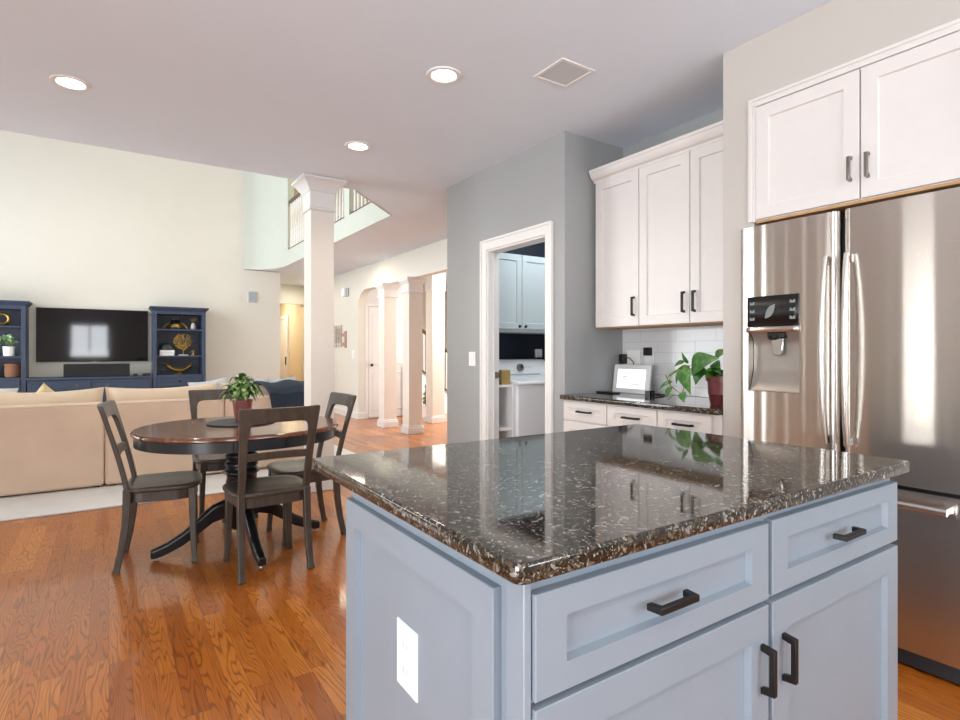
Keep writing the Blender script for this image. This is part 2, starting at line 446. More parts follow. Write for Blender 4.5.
# left wall with the garden door and the tall windows, kitchen back wall with a window
lw = MB().box(-3.4, -3.25, -2.9, -1.65, 0, CE).box(-3.4, -3.25, 2.67, 5.0, 0, CE).box(-3.4, -3.25, -1.65, 2.67, 2.35, CE).box(-3.4, -3.25, .65, 2.37, 0, 2.35)
lw.box(-3.4, -3.25, 5.0, 5.8, 0, 5.6).box(-3.4, -3.25, 10.3, 11.05, 0, 5.6).box(-3.4, -3.25, 5.8, 10.3, 0, .35).box(-3.4, -3.25, 5.8, 10.3, 5.05, 5.6)
struct('wall_left', lw, M['cream'], smooth=False)
bw = MB().box(-3.25, 3.3, -2.8, -2.65, 0, .98).box(-3.25, 3.3, -2.8, -2.65, 2.3, CE).box(-3.25, -1.15, -2.8, -2.65, .98, 2.3).box(.0, 1.65, -2.8, -2.65, .98, 2.3).box(2.85, 3.3, -2.8, -2.65, .98, 2.3)
struct('wall_front', bw, M['greige'], smooth=False)
def window_x(name, y0, y1, z0, z1, ny, nz):
    f = MB(); x0, x1 = -3.36, -3.28
    f.box(x0, x1, y0, y0 + .06, z0, z1).box(x0, x1, y1 - .06, y1, z0, z1).box(x0, x1, y0, y1, z0, z0 + .06).box(x0, x1, y0, y1, z1 - .06, z1)
    for i in range(1, ny):
        y = y0 + (y1 - y0) * i / ny; f.box(x0, x1, y - .05, y + .05, z0, z1)
    for i in range(1, nz):
        z = z0 + (z1 - z0) * i / nz; f.box(x0 + .02, x1 - .02, y0, y1, z - .02, z + .02)
    o = struct(name, f, M['trim'])
    MB().box(-3.325, -3.32, y0 + .03, y1 - .03, z0 + .03, z1 - .03).build('pane', M['glass'], o)
window_x('window_1', -1.65, .65, .02, 2.35, 2, 1)
window_x('window_added_streak', 2.37, 2.67, .02, 2.35, 1, 1)  # unseen narrow window added for its bright reflection in the refrigerator
window_x('window_2', 5.8, 10.3, .35, 5.05, 3, 3)
for nm, a0, a1 in (('window_3', -1.15, 0), ('window_added_fill', 1.65, 2.85)):  # the right one is added, out of view, to make up lost daylight
    f = MB()
    for x in (a0, (a0 + a1) / 2 - .025, a1 - .05): f.box(x, x + .05, -2.76, -2.68, .98, 2.3)
    f.box(a0, a1, -2.76, -2.68, .98, 1.03).box(a0, a1, -2.76, -2.68, 2.25, 2.3)
    o = struct(nm, f, M['trim']); MB().box(a0 + .03, a1 - .03, -2.725, -2.72, 1.0, 2.28).build('pane', M['glass'], o)

# right kitchen wall, refrigerator surround
struct('wall_right', MB().box(3.19, 3.3, -2.65, 2.87, 0, CE), M['gray'], smooth=False)
struct('wall_refrigerator', MB().box(2.607, 3.19, 1.515, 1.68, 0, CE), M['greige'], smooth=False)
struct('wall_soffit', MB().box(2.607, 3.19, -2.65, 1.515, 2.43, CE), M['greige'], smooth=False)
struct('wall_refrigerator_right', MB().box(2.607, 3.19, .42, .64, 0, 2.43), M['greige'], smooth=False)
struct('wall_backsplash', MB().box(3.183, 3.19, 1.682, 2.868, .932, 1.40), M['tile'], smooth=False)
# laundry block
lb = MB().box(2.61, 2.716, 2.87, 3.06, 0, CE).box(2.61, 2.716, 3.81, 4.472, 0, CE).box(2.61, 2.716, 3.06, 3.81, 2.06, CE)
lb.box(2.716, 4.6, 2.87, 2.98, 0, CE)
struct('wall_laundry', lb, M['gray'], smooth=False)
struct('wall_laundry_back', MB().box(2.716, 4.6, 4.40, 4.472, 0, CE).box(4.5, 4.6, 2.98, 4.4, 0, CE), M['navywall'], smooth=False)
# door casing and jamb
ca = MB()
for y0, y1, z0, z1 in ((2.985, 3.06, 0, 2.145), (3.81, 3.89, 0, 2.145), (3.06, 3.81, 2.06, 2.145)):
    ca.box(2.592, 2.61, y0, y1, z0, z1)
for y0, y1, z0, z1 in ((2.985, 3.005, 0, 2.145), (3.87, 3.89, 0, 2.145), (3.005, 3.88, 2.125, 2.145)):
    ca.box(2.584, 2.592, y0, y1, z0, z1)
ca.box(2.606, 2.72, 3.055, 3.072, 0, 2.06).box(2.606, 2.72, 3.798, 3.812, 0, 2.06).box(2.606, 2.72, 3.072, 3.798, 2.046, 2.062)
ca.box(2.655, 2.67, 3.785, 3.798, 0, 2.046)
jb = struct('trim_2', ca, M['trim'], 'white casing and jamb of the laundry doorway', bev=.003)
MB().box(2.672, 2.70, 3.79, 3.797, 1.0, 1.055).box(2.69, 2.704, 3.775, 3.797, 1.008, 1.047).build('strike_plate', M['nickel'], jb)
# hall wall with the cased opening of columns
hw = MB().box(3.77, 3.90, 9.66, 16, 0, CE)
hd = [(5.2, CE), (5.2, 2.33)] + [(9.66 - .0 - .34 + .34 * math.sin(a), 2.33 - .30 + .30 * math.cos(a)) for a in [PI/2 * i / 8 for i in range(9)]] + [(9.66, CE)]
hw.prism(hd, 3.77, 3.90, 'x')
hw.box(3.77, 3.90, 4.472, 5.2, 0, CE)
struct('wall_hall', hw, M['cream'], smooth=False)
struct('baseboard_hall', MB().box(3.752, 3.77, 9.66, 13.0, 0, .12).box(3.752, 3.90, 9.642, 9.66, 0, .12), M['trim'], bev=.004)
# end of the hall
struct('wall_hall_end', MB().box(2.06, 2.75, 12.9, 13.0, 0, CE).box(2.75, 3.77, 12.9, 13.0, 2.31, CE), M['cream'], smooth=False)
struct('wall_hall_left', MB().box(2.06, 2.14, 11.05, 12.9, 0, CE), M['cream'], smooth=False)
struct('wall_vestibule', MB().box(2.1, 3.77, 15.0, 15.1, 0, CE).box(2.1, 2.2, 13, 15, 0, CE).box(3.70, 3.77, 13, 15, 0, 2.5), M['tanwall'], smooth=False)
d1 = struct('door_1', MB().box(3.66, 3.70, 14.15, 14.98, .01, 2.04), M['trim'])
MB().box(3.65, 3.70, 14.04, 14.13, 0, 2.13).box(3.65, 3.70, 14.13, 15.0, 2.05, 2.13).build('door_frame', M['trim'], d1)
MB().box(3.63, 3.66, 14.152, 14.17, .9, 1.1).build('door_edge_plate', M['bronze'], d1)
# foyer
struct('wall_foyer', MB().box(3.90, 5.0, 9.70, 9.85, 0, CE), M['trim'], smooth=False)
struct('wall_foyer_end', MB().box(8.2, 8.35, 2, 6.2, 0, CE).box(8.2, 8.35, 8.8, 16, 0, CE).box(8.2, 8.35, 6.2, 8.8, 2.5, CE).box(5.0, 8.2, 12.5, 12.6, 0, CE).box(4.6, 8.2, 4.3, 4.4, 0, CE), M['cream'], smooth=False)
for k, (x0, x1, knob) in enumerate(((3.97, 4.40, 4.02), (4.41, 4.84, 4.79))):
    d = MB(); d.box(x0, x1, 9.655, 9.695, .01, 2.05)
    do = struct('door_%d' % (k + 2), d, M['trim'], bev=.003)
    p = MB(); 
    for z0, z1 in ((.15, .85), (1.0, 1.92)): p.shaker('y', 9.645, x0 + .08, x1 - .08, z0, z1, .01, .02, .005)
    p.build('door_panel', M['trim'], do)
    MB().ball((knob, 9.62, .98), .028, 10, 7).tube([(knob, 9.655, .98), (knob, 9.62, .98)], .012).build('door_knob', M['bronze'], do)
struct('trim_3', MB().box(3.905, 3.965, 9.66, 9.70, 0, 2.06).box(4.845, 4.92, 9.66, 9.70, 0, 2.06).box(3.905, 4.92, 9.66, 9.70, 2.06, 2.13), M['trim'])
struct('baseboard_back', MB().box(-3.25, 2.70, 10.885, 10.9, 0, .12), M['trim'])

# ------------------------------------------------------------------ columns
def column(cx, cy, hw_, top, label, group, hood=1.0, capw=.09, shaft=None):
    t = thing('column', label, 'column', (cx, cy, 0), 0, group)
    h = hw_
    MB().box(-h, h, -h, h, .12, top - .02).build('shaft', shaft or M['colpaint'], t, bev=.004)
    b = MB(); b.box(-h - .022, h + .022, -h - .022, h + .022, 0, .10); b.box(-h - .012, h + .012, -h - .012, h + .012, .10, .125)
    b.build('plinth', M['trim'], t, bev=.006)
    c = MB()
    zn = top - .26 * hood
    q = hood if hood < 1.2 else 1.2
    prof = [(.004, zn - .02), (.016, zn - .012), (.016, zn + .004), (.008, zn + .012), (.008, top - .115 * q), (.018, top - .11 * q), (.022, top - .095 * q), (.034, top - .08 * q),
            (.052, top - .05 * q), (capw - .01, top - .022), (capw, top - .018), (capw, top)]
    rings = [[c.v((sx * (h + e), sy * (h + e), z)) for sx, sy in ((-1, -1), (1, -1), (1, 1), (-1, 1))] for e, z in prof]
    for i in range(len(rings) - 1):
        for j in range(4): c.f([rings[i][j], rings[i][(j+1) % 4], rings[i+1][(j+1) % 4], rings[i+1][j]])
    c.f(rings[0][::-1]); c.f(rings[-1])
    c.build('capital', M['trim'], t, sharp=30)
    return t
M['colpaint'] = mat('column_paint', '#e6dfd6', .55, vary=.01)
column(1.565, 4.955, .103, CE - .002, 'square cream column with white capital standing between dining table and living room', None)
column(3.79, 8.42, .11, 2.328, 'left of the two square columns standing in the wide hall opening', 'columns in the hall opening', .8, .055)
column(3.805, 7.56, .11, 2.328, 'nearer, taller-looking square column in the hall opening, just right of its twin', 'columns in the hall opening', .8, .055)
column(4.72, 8.50, .12, CE - .002, 'pale square column deeper in the foyer, beside the gray laundry wall corner', None, 1.7, .055)

# loft pillar and balustrade
pil = MB().box(2.60, 2.72, 6.98, 7.16, 3.0, 5.6)
struct('trim_4', pil, M['fascia'], 'painted post rising between the landing balustrades')
def rail(y0, y1, label):
    t = thing('balustrade', label, 'railing', (2.66, y0, 3.0), 0, 'landing balustrades')
    L = y1 - y0
    MB().box(-.045, .035, 0, L, 0, .03).build('shoe_rail', M['handrail'], t, bev=.004)
    MB().box(-.04, .03, 0, L, .82, .875).build('handrail', M['handrail'], t, bev=.012)
    n = max(3, int(L / .115)); first = None
    for i in range(n):
        y = (i + .5) * L / n
        if first is None:
            b = MB(); b.lathe([(.019, .03), (.019, .25), (.012, .27), (.02, .31), (.014, .36), (.011, .6), (.017, .66), (.013, .7), (.017, .72), (.017, .82)], (0, 0, 0), 8)
            first = b.build('baluster', M['trim'], t); first.location = (-.005, y, 0)
        else:
            c = first.copy(); C.objects.link(c); c.location = (-.005, y, 0)
rail(7.17, 10.0, 'white balustrade of the upper landing seen left of the column capital')
rail(5.75, 6.97, 'white balustrade of the upper landing seen right of the column capital')

# ------------------------------------------------------------------ ceiling fixtures
for k, (x, y, lab) in enumerate(((-.18, 3.90, 'lit recessed ceiling light at far left above the wooden floor'), (1.53, 2.657, 'lit recessed ceiling light beside the square air vent'),
                       (1.53, 3.924, 'lit recessed ceiling light nearest the column capital'), (-.18, -.7, 'lit recessed ceiling light behind the camera, on the side of the garden door'), (1.53, -.7, 'lit recessed ceiling light behind the camera, on the side of the refrigerator'))):
    t = thing('recessed_light', lab, 'ceiling light', (x, y, CE), 0, 'recessed ceiling lights')
    r = MB().lathe([(.068, 0), (.07, -.006), (.082, -.010), (.094, -.007), (.096, 0)], n=36); r.build('trim_ring', M['trim'], t)
    MB().lathe([(.066, -.001), (.066, -.004), (.001, -.005)], n=36).build('lens', M['lamp'], t)
    l = bpy.data.lights.new('downlight', 'SPOT'); l.energy = 30; l.color = (1, .89, .74); l.spot_size = R(150); l.spot_blend = .8; l.shadow_soft_size = .07
    lo = bpy.data.objects.new('downlight', l); C.objects.link(lo); lo.location = (x, y, CE - .03)
for (x, y, z, e, c) in ((3.3, 12.0, 2.7, 20, (1, .9, .74)), (3.0, 14.0, 2.6, 22, (1, .93, .8)), (3.4, 3.5, 2.7, 15, (.9, .97, 1)), (4.0, 8.0, 5.2, 40, (1, .86, .66)), (3.15, 8.6, 2.7, 9, (1, .86, .66)), (5.2, 7.9, 2.6, 70, (1, .93, .84))):
    l = bpy.data.lights.new('room_lamp', 'AREA'); l.shape = 'DISK'; l.size = .6; l.energy = e; l.color = c
    lo = bpy.data.objects.new('room_lamp', l); C.objects.link(lo); lo.location = (x, y, z)
t = thing('ceiling_speaker', 'square flush speaker with gray mesh in the kitchen ceiling', 'speaker', (2.064, 2.276, CE))
fr_ = MB()
for a, b_, c_, d_ in ((-.118, .118, -.118, -.098), (-.118, .118, .098, .118), (-.118, -.098, -.098, .098), (.098, .118, -.098, .098)): fr_.box(a, b_, c_, d_, -.007, 0)
fr_.build('frame', M['trim'], t, bev=.002)
MB().box(-.098, .098, -.098, .098, -.004, 0).build('mesh_panel', M['grille'], t)

# ------------------------------------------------------------------ kitchen island
t = thing('kitchen_island', 'blue-gray kitchen island cabinet with drawers, doors and a paneled end', 'kitchen island', (.53, .665, 0))
b = MB((.53, .665, 0)); b.box(.53, 1.825, .665, 1.395, .1, .884); b.box(.56, 1.80, .73, 1.38, 0, .1)
b.box(.512, .5265, .652, .697, .0, .884)
b.box(.526, .53, .697, 1.388, 0, .884)
b.build('body', M['island'], t, bev=.002)
W(t).shaker('x', .509, .728, 1.39, .0, .843, .0175, .062, .0155).build('end_panel', M['island'], t)
for (a0, a1, z0, z1, ha) in ((.529, 1.165, .696, .857, .832), (1.181, 1.818, .699, .860, 1.50)):
    d = W(t).shaker('y', .645, a0, a1, z0, z1, .022, .062, .015, .044).build('drawer', M['island'], t)
    W(t).pull('y', .645, ha, .778, .112).build('handle', M['bronze'], d, bev=.0012)
for (a0, a1, ha) in ((.529, 1.165, 1.138), (1.181, 1.82, 1.222)):
    d = W(t).shaker('y', .645, a0, a1, .115, .684, .022, .065, .015).build('door', M['island'], t)
    W(t).pull('y', .645, ha, .558, .103, 'v').build('handle', M['bronze'], d, bev=.0012)
def slab(x0, x1, y0, y1, z0, z1, r, org):
    m = MB(org); n = 6
    def outline(e):
        P = []
        for cx, cy, a in ((x1 - r, y1 - r, 0), (x0 + r, y1 - r, 1), (x0 + r, y0 + r, 2), (x1 - r, y0 + r, 3)):
            for i in range(n + 1):
                q = (a + i / n) * PI / 2; P.append((cx + (r - e) * math.cos(q), cy + (r - e) * math.sin(q)))
        return P
    prof = [(.005, z0), (.0015, z0 + .0015), (0, z0 + .005), (0, z1 - .005), (.0015, z1 - .0015), (.005, z1)]
    rings = [[m.v((x, y, z)) for x, y in outline(e)] for e, z in prof]; k = len(rings[0])
    for i in range(len(rings) - 1):
        for j in range(k): m.f([rings[i][j], rings[i][(j+1) % k], rings[i+1][(j+1) % k], rings[i+1][j]])
    m.f(rings[0][::-1]); m.f(rings[-1])
    return m
tag(slab(.484, 1.866, .628, 1.60, .884, .916, .02, (.484, .628, .884)).build('island_countertop', M['granite'], None, sharp=50),
    'polished dark brown granite countertop of the blue-gray island', 'countertop')
t = thing('power_outlet', 'white wall outlet on the end panel of the blue-gray island', 'outlet', (.514, 1.062, .505))
W(t).box(.5205, .525, 1.015, 1.109, .505, .645).build('cover_plate', M['white'], t, bev=.002)
W(t).box(.5185, .5205, 1.043, 1.081, .530, .567).box(.5185, .5205, 1.043, 1.081, .583, .620).build('sockets', M['white'], t, bev=.001)
for zc in (.549, .602):
    for yc in (1.0545, 1.0695): W(t).box(.5178, .5186, yc - .0015, yc + .0015, zc - .006, zc + .006).build('slot', M['ink'], t)

# ------------------------------------------------------------------ refrigerator
t = thing('refrigerator', 'stainless steel french door refrigerator with water dispenser', 'refrigerator', (2.9, 1.11, 0))
W(t).box(2.61, 3.17, .665, 1.508, .03, 1.795).box(2.70, 3.1, .70, 1.49, 0, .03).build('body', M['kick'], t, bev=.004)
def skin(y, y0, y1, x0, bow, r=.03, wave=None):
    wave = (1 if y0 > 1 else .25) if wave is None else wave
    k = 2 * (y - y0) / (y1 - y0) - 1; e = min(y - y0, y1 - y)
    rr = 0 if e >= r else r - math.sqrt(max(0, r*r - (r - e)**2))
    wv = wave * .00055 * math.sin((y - .1) * 62) + wave * .0003 * math.sin(y * 118)     # slight waves of the pressed sheet
    return x0 + bow * k * k + rr + wv * min(1, e / .05)
def ysamples(y0, y1, a, b_, n=90):
    Y = [a + (b_ - a) * i / n for i in range(n + 1)] + [y0 + e for e in (.001, .003, .006, .01)] + [y1 - e for e in (.001, .003, .006, .01)]
    return sorted(set(round(y, 6) for y in Y if a - 1e-9 <= y <= b_ + 1e-9))
def bowed(m, x0, y0, y1, z0, z1, bow=.008, th=.06, r=.03):
    m.prism([(skin(y, y0, y1, x0, bow), y) for y in ysamples(y0, y1, y0, y1)] + [(x0 + th, y1), (x0 + th, y0)], z0, z1, 'z'); return m
# left door is built around the dispenser recess
def doorx(y, y0, y1, x0=2.545, bow=.008):
    k = 2 * (y - y0) / (y1 - y0) - 1; return x0 + bow * k * k
ld = W(t); DY0, DY1 = 1.116, 1.566
bowed(ld, 2.545, DY0, DY1, .705, 1.035); bowed(ld, 2.545, DY0, DY1, 1.318, 1.815)
ry0, ry1 = 1.272, 1.512
def jambpoly(a, b_, rnd):
    pts = [(skin(y, DY0, DY1, 2.545, .008), y) for y in ysamples(DY0, DY1, a, b_, 40)]
    return pts + [(2.605, b_), (2.605, a)]
ld.prism(jambpoly(DY0, ry0, 0), 1.035, 1.318, 'z'); ld.prism(jambpoly(ry1, DY1, 0), 1.035, 1.318, 'z')
ld.box(2.597, 2.605, ry0, ry1, 1.035, 1.318)
ldo = ld.build('door', M['steel'], t, sharp=50)
rc = W(t); rc.grid(lambda a, b_: (2.556 + .038 * min(1, (1.316 - (1.037 + .28*b_)) / .05 + .2 if b_ > .9 else 1) * (min(1, b_ / .35) ** .7), ry0 + .002 + (ry1 - ry0 - .004) * a, 1.037 + .28 * b_), 8, 12)
rc.build('dispenser_recess', M['recess'], ldo)
dp = W(t)
def facep(y, z, off): return (doorx(y, DY0, DY1) - off, y, z)
pp = []
dp.grid(lambda a, b_: facep(1.274 + .238 * a, 1.338 + .142 * b_, .004 + 0 * b_), 10, 2)
dp.build('control_panel', M['black'], ldo, solid=.006)
st = W(t); st.grid(lambda a, b_: facep(1.272 + .242 * a, 1.312 + .024 * b_, .008), 10, 1); st.build('trim_strip', M['steel'], ldo, solid=.014)
for yy in (1.487, 1.298):
    for zz in (1.447, 1.41, 1.374):
        ic = W(t); ic.grid(lambda a, b_: facep(yy - .012 + .024 * a, zz - .006 + (.012 + .004 * math.sin(9 * a)) * b_, .0085), 8, 1)
        ic.build('touch_icon', M['icon'], ldo)
W(t).grid(lambda a, b_: facep(1.425 - .05 * a + (b_ - .5) * .02 * math.sin(PI * a), 1.375 + .065 * a + (b_ - .5) * .03 * math.sin(PI * a), .0085), 10, 2).build('leaf_icon', M['icon'], ldo)
nz = W(t); nz.box(2.558, 2.594, 1.345, 1.425, 1.285, 1.312); nz.lathe([(.03, 0), (.026, -.02), (.014, -.025)], (2.574, 1.40, 1.30), 14); nz.build('nozzle_housing', M['black'], ldo, bev=.003)
pd = W(t); pd.prism([(1.352, 1.285), (1.412, 1.285), (1.405, 1.212), (1.395, 1.203), (1.368, 1.203), (1.359, 1.212)], 2.566, 2.578, 'x'); pd.build('dispenser_paddle', M['chrome'], ldo, bev=.004)
W(t).box(2.556, 2.596, 1.285, 1.50, 1.036, 1.042).build('drip_tray', M['recess'], ldo)
rd = bowed(W(t), 2.545, .662, 1.102, .705, 1.815).build('door', M['steel'], t, sharp=50)
fz = bowed(W(t), 2.545, .662, 1.566, .075, .688, .012).build('freezer_drawer', M['steel'], t, sharp=50)
def handle(y, sg, par):
    pts = []
    for i in range(25):
        s = i / 24; z = .835 + .79 * s; q = 1 - (2*s - 1) ** 2
        pts.append((2.524 - .030 * q ** .8 - .006, y + sg * .004 * q, z))
    m = W(t); m.tube(pts, [.011 + .003 * math.sin(PI * i / 24) for i in range(25)], 12, (.95, 1.05))
    m.box(2.51, 2.56, y - .010, y + .010, .838, .868).box(2.54, 2.575, y - .010, y + .010, 1.592, 1.622)
    m.build('handle', M['steel'], par, sharp=50)
handle(1.150, 1, ldo); handle(1.070, -1, rd)
hb = W(t); hb.tube([(2.498, .735, .642), (2.494, .9, .642), (2.492, 1.11, .642), (2.494, 1.32, .642), (2.498, 1.485, .642)], .014, 12)
for yy in (.75, 1.47): hb.box(2.495, 2.57, yy - .012, yy + .012, .632, .654)
hb.build('handle', M['steel'], fz, sharp=50)
W(t).box(2.57, 2.609, .68, 1.50, .012, .07).build('kick_grille', M['kick'], t)
for yy in (1.47, .70): W(t).box(2.58, 2.69, yy - .02, yy + .02, 1.796, 1.826).build('hinge_cover', M['kick'], t, bev=.004)

# cabinet over the refrigerator
t = thing('wall_cabinet', 'white two-door cabinet built in above the refrigerator', 'cabinet', (2.9, 1.05, 1.85))
W(t).box(2.605, 3.18, .645, 1.508, 1.85, 2.425).build('body', M['cab'], t)
W(t).box(2.592, 3.17, .65, 1.497, 1.838, 1.85).build('underside', M['tanwood'], t)
mo = W(t); mo.box(2.59, 2.606, .64, 1.526, 2.40, 2.439).box(2.59, 2.606, 1.499, 1.526, 1.846, 2.41).box(2.583, 2.592, .64, 1.534, 2.424, 2.44).box(2.583, 2.592, 1.514, 1.534, 1.846, 2.43)
mo.build('moulding', M['cab'], t, bev=.003)
for a0, a1, ha in ((1.052, 1.495, 1.083), (.652, 1.046, 1.018)):
    d = W(t).shaker('x', 2.585, a0, a1, 1.856, 2.392, .02, .06).build('door', M['cab'], t)
    W(t).pull('x', 2.585, ha, 1.985, .105, 'v').build('handle', M['nickel'], d, bev=.001)

# alcove upper cabinets
t = thing('wall_cabinet', 'tall white three-door cabinet with crown hanging over the coffee counter', 'cabinet', (3.0, 2.28, 1.39))
W(t).box(2.89, 3.18, 1.684, 2.84, 1.393, 2.43).build('body', M['cab'], t)
W(t).box(2.90, 3.17, 1.70, 2.85, 1.386, 1.393).build('underside', M['tanwood'], t)
for a0, a1, ha in ((2.452, 2.836, 2.487), (2.069, 2.446, 2.103), (1.690, 2.063, 2.030)):
    d = W(t).shaker('x', 2.87, a0, a1, 1.393, 2.415, .02, .06).build('door', M['cab'], t)
    W(t).pull('x', 2.87, ha, 1.52, .13, 'v').build('handle', M['bronze'], d, bev=.001)
W(t).prism([(2.89, 2.415), (2.868, 2.415), (2.868, 2.43), (2.850, 2.438), (2.836, 2.455), (2.828, 2.478), (2.822, 2.482), (2.822, 2.50), (2.89, 2.50)], 1.684, 2.852, 'y').build('crown', M['cab'], t, sharp=25)

# alcove base cabinet, counter
t = thing('base_cabinet', 'white base cabinet with three columns of drawers under the coffee counter', 'cabinet', (2.9, 2.28, 0))
W(t).box(2.605, 3.18, 1.684, 2.866, .1, .897).box(2.65, 3.18, 1.69, 2.86, 0, .1).build('body', M['cab'], t)
for a0, a1 in ((2.462, 2.855), (2.079, 2.455), (1.735, 2.072)):
    for z0, z1, rl in ((.765, .888, .04), (.45, .755, .055), (.115, .44, .055)):
        d = W(t).shaker('x', 2.585, a0, a1, z0, z1, .02, .055, .011, rl).build('drawer', M['cab'], t)
        W(t).pull('x', 2.593, (a0 + a1) / 2, (z0 + z1) / 2, .125).build('handle', M['bronze'], d, bev=.001)
tag(slab(2.566, 3.185, 1.684, 2.874, .898, .93, .006, (2.566, 1.684, .898)).build('alcove_countertop', M['granite'], None, sharp=50), 'polished dark granite countertop in the alcove on white drawers', 'countertop')

# things on the alcove counter
t = thing('smart_display', 'silver framed tablet display with lit white screen on the alcove counter', 'display', (3.03, 2.665, .9302))
t.rotation_euler = (0, 0, R(0))
def tilt(x, y, z, k=.14): return (x + z * k, y, z)
m = MB(); P = [tilt(0, a, z) for a, z in ((-.165, 0), (.165, 0), (.165, .20), (-.165, .20))]
fr = [m.v(p) for p in P]; bk = [m.v((p[0] + .018, p[1], p[2] + .002)) for p in P]
m.f(fr); m.f(bk[::-1])
for j in range(4): m.f([fr[j], fr[(j+1) % 4], bk[(j+1) % 4], bk[j]])
m.build('frame', M['offwhite'], t, bev=.004)
def tq(m, a0, a1, z0, z1, off): 
    m.f([m.v((z * .14 - off, a, z)) for a, z in ((a0, z0), (a1, z0), (a1, z1), (a0, z1))])
m = MB(); tq(m, -.125, .125, .035, .168, .0012); m.build('screen', M['display'], t, smooth=False)
for q in ((.03, .08, .112, .118), (.035, .075, .099, .104), (-.10, -.01, .062, .067), (-.105, -.02, .052, .056), (-.09, -.06, .135, .140)):
    m = MB(); tq(m, *q, .002); m.build('text_line', M['ink'], t, smooth=False)
MB().prism([(.03, 0), (.10, 0), (.05, .12)], -.05, .05, 'y').build('stand', M['offwhite'], t)
tag(MB((2.95, 2.78, .9302)).box(2.90, 2.975, 2.70, 2.86, .9302, .94).build('tablet_dock', M['black'], bev=.003), 'flat black device lying on the alcove counter left of the display', 'device')
cb = MB((3.02, 2.45, .9302)); cb.box(2.98, 3.03, 2.45, 2.49, .9302, .962)
cb.tube([(3.0, 2.452, .945), (2.97, 2.42, .95), (2.95, 2.38, .939), (3.0, 2.36, .935), (3.08, 2.40, .935), (3.0, 2.44, .94)], .003, 6)
tag(cb.build('charging_cable', M['black'], sharp=50), 'black charging plug with a looped cable right of the lit display', 'cable')
t = thing('power_outlet', 'white outlet on the tile backsplash with a black adapter plugged in behind the display', 'outlet', (3.18, 2.80, 1.14))
W(t).box(3.177, 3.183, 2.70, 2.82, 1.12, 1.235).build('cover_plate', M['white'], t, bev=.002)
W(t).box(3.13, 3.177, 2.815, 2.858, 1.135, 1.205).build('adapter', M['black'], t, bev=.005)
W(t).tube([(3.15, 2.815, 1.17), (3.14, 2.77, 1.18), (3.15, 2.74, 1.15), (3.165, 2.735, 1.10), (3.172, 2.73, 1.04), (3.172, 2.71, .97)], .0035, 6).build('cord', M['black'], t)
t = thing('power_outlet', 'white outlet with square black plug on the tile backsplash right of the display', 'outlet', (3.18, 2.61, 1.07))
W(t).box(3.177, 3.183, 2.58, 2.66, 1.09, 1.25).build('cover_plate', M['white'], t, bev=.002)
W(t).box(3.15, 3.177, 2.588, 2.65, 1.195, 1.252).build('plug', M['black'], t, bev=.004)
W(t).tube([(3.17, 2.60, 1.195), (3.165, 2.585, 1.12), (3.16, 2.60, 1.08), (3.17, 2.63, 1.04), (3.172, 2.62, .96)], .003, 6).build('cord', M['white'], t)

# pothos
t = thing('potted_pothos', 'trailing green pothos in a maroon pot at the right end of the alcove counter', 'plant', (2.79, 1.79, .93))
W(t).lathe([(.068, 0), (.072, .004), (.082, .06), (.084, .062), (.084, .07), (.088, .13), (.096, .132), (.098, .16), (.088, .16), (.084, .14), (.001, .14)], (2.79, 1.79, .9302), 26).build('pot', M['maroon'], t)
def UV(u, v, x=2.72): return Vector((x, 1.978 - (u - 690) * .0062, 1.225 - (v - 351) * .0058))
lf = W(t); sm = W(t)
S = [(UV(712, 374), .17, .155, (-.1, -.45, -.02)), ]
def pl(u0, v0, u1, v1, wd, x0=2.70, x1=2.67, up=(-.9, 0, .45), dr=.12):
    a = UV(u0, v0, x0); b_ = UV(u1, v1, x1); lf.leaf(a, b_ - a, (b_ - a).length, wd, dr, .18, 8, up, True)
pl(697, 369, 727, 356, .135); pl(690, 364, 699, 392, .085); pl(710, 366, 704, 383, .08); pl(719, 372, 712, 372, .06)
pl(688, 369, 684, 383, .035); pl(694, 363, 690, 351, .022); pl(690, 361, 682, 366, .03); pl(684, 370, 674, 378, .02)
pl(677, 381, 665, 389, .028); pl(678, 386, 677, 397, .045, 2.68, 2.65, dr=.02); pl(693, 390, 697, 400, .05, 2.66, 2.64, dr=.02); pl(716, 361, 726, 372, .06, 2.74, 2.70); pl(712, 356, 724, 350, .05, 2.78, 2.80)
for k in range(12):
    a = random.uniform(0, 2 * PI); lf.leaf((2.74 + .03 * math.cos(a), 1.80 + .02 * math.sin(a), 1.09), (math.cos(a), .5 * math.sin(a) + .3, random.uniform(.2, .9)), random.uniform(.06, .11), random.uniform(.05, .075), .4, .2, 6, (0, 0, 1), True)
lf.build('foliage', M['pothos'], t)
sm.tube([(2.72, 1.80, 1.08), UV(705, 362, 2.69), UV(697, 370, 2.68), UV(692, 393, 2.66), UV(680, 385, 2.66), UV(672, 375, 2.68)], .003, 6)
sm.tube([(2.72, 1.80, 1.08), UV(703, 365, 2.69), UV(690, 365, 2.68), UV(680, 374, 2.67), UV(676, 382, 2.67)], .0022, 6)
sm.tube([UV(692, 393, 2.66), UV(684, 394, 2.65), UV(678, 399, 2.65)], .0022, 6)
sm.build('stems', M['stem'], t)

struct('baseboard_laundry', MB().box(2.596, 2.61, 3.892, 4.472, 0, .12).box(2.596, 2.61, 2.90, 2.982, 0, .12).box(2.596, 3.75, 4.472, 4.486, 0, .12), M['trim'], bev=.003)
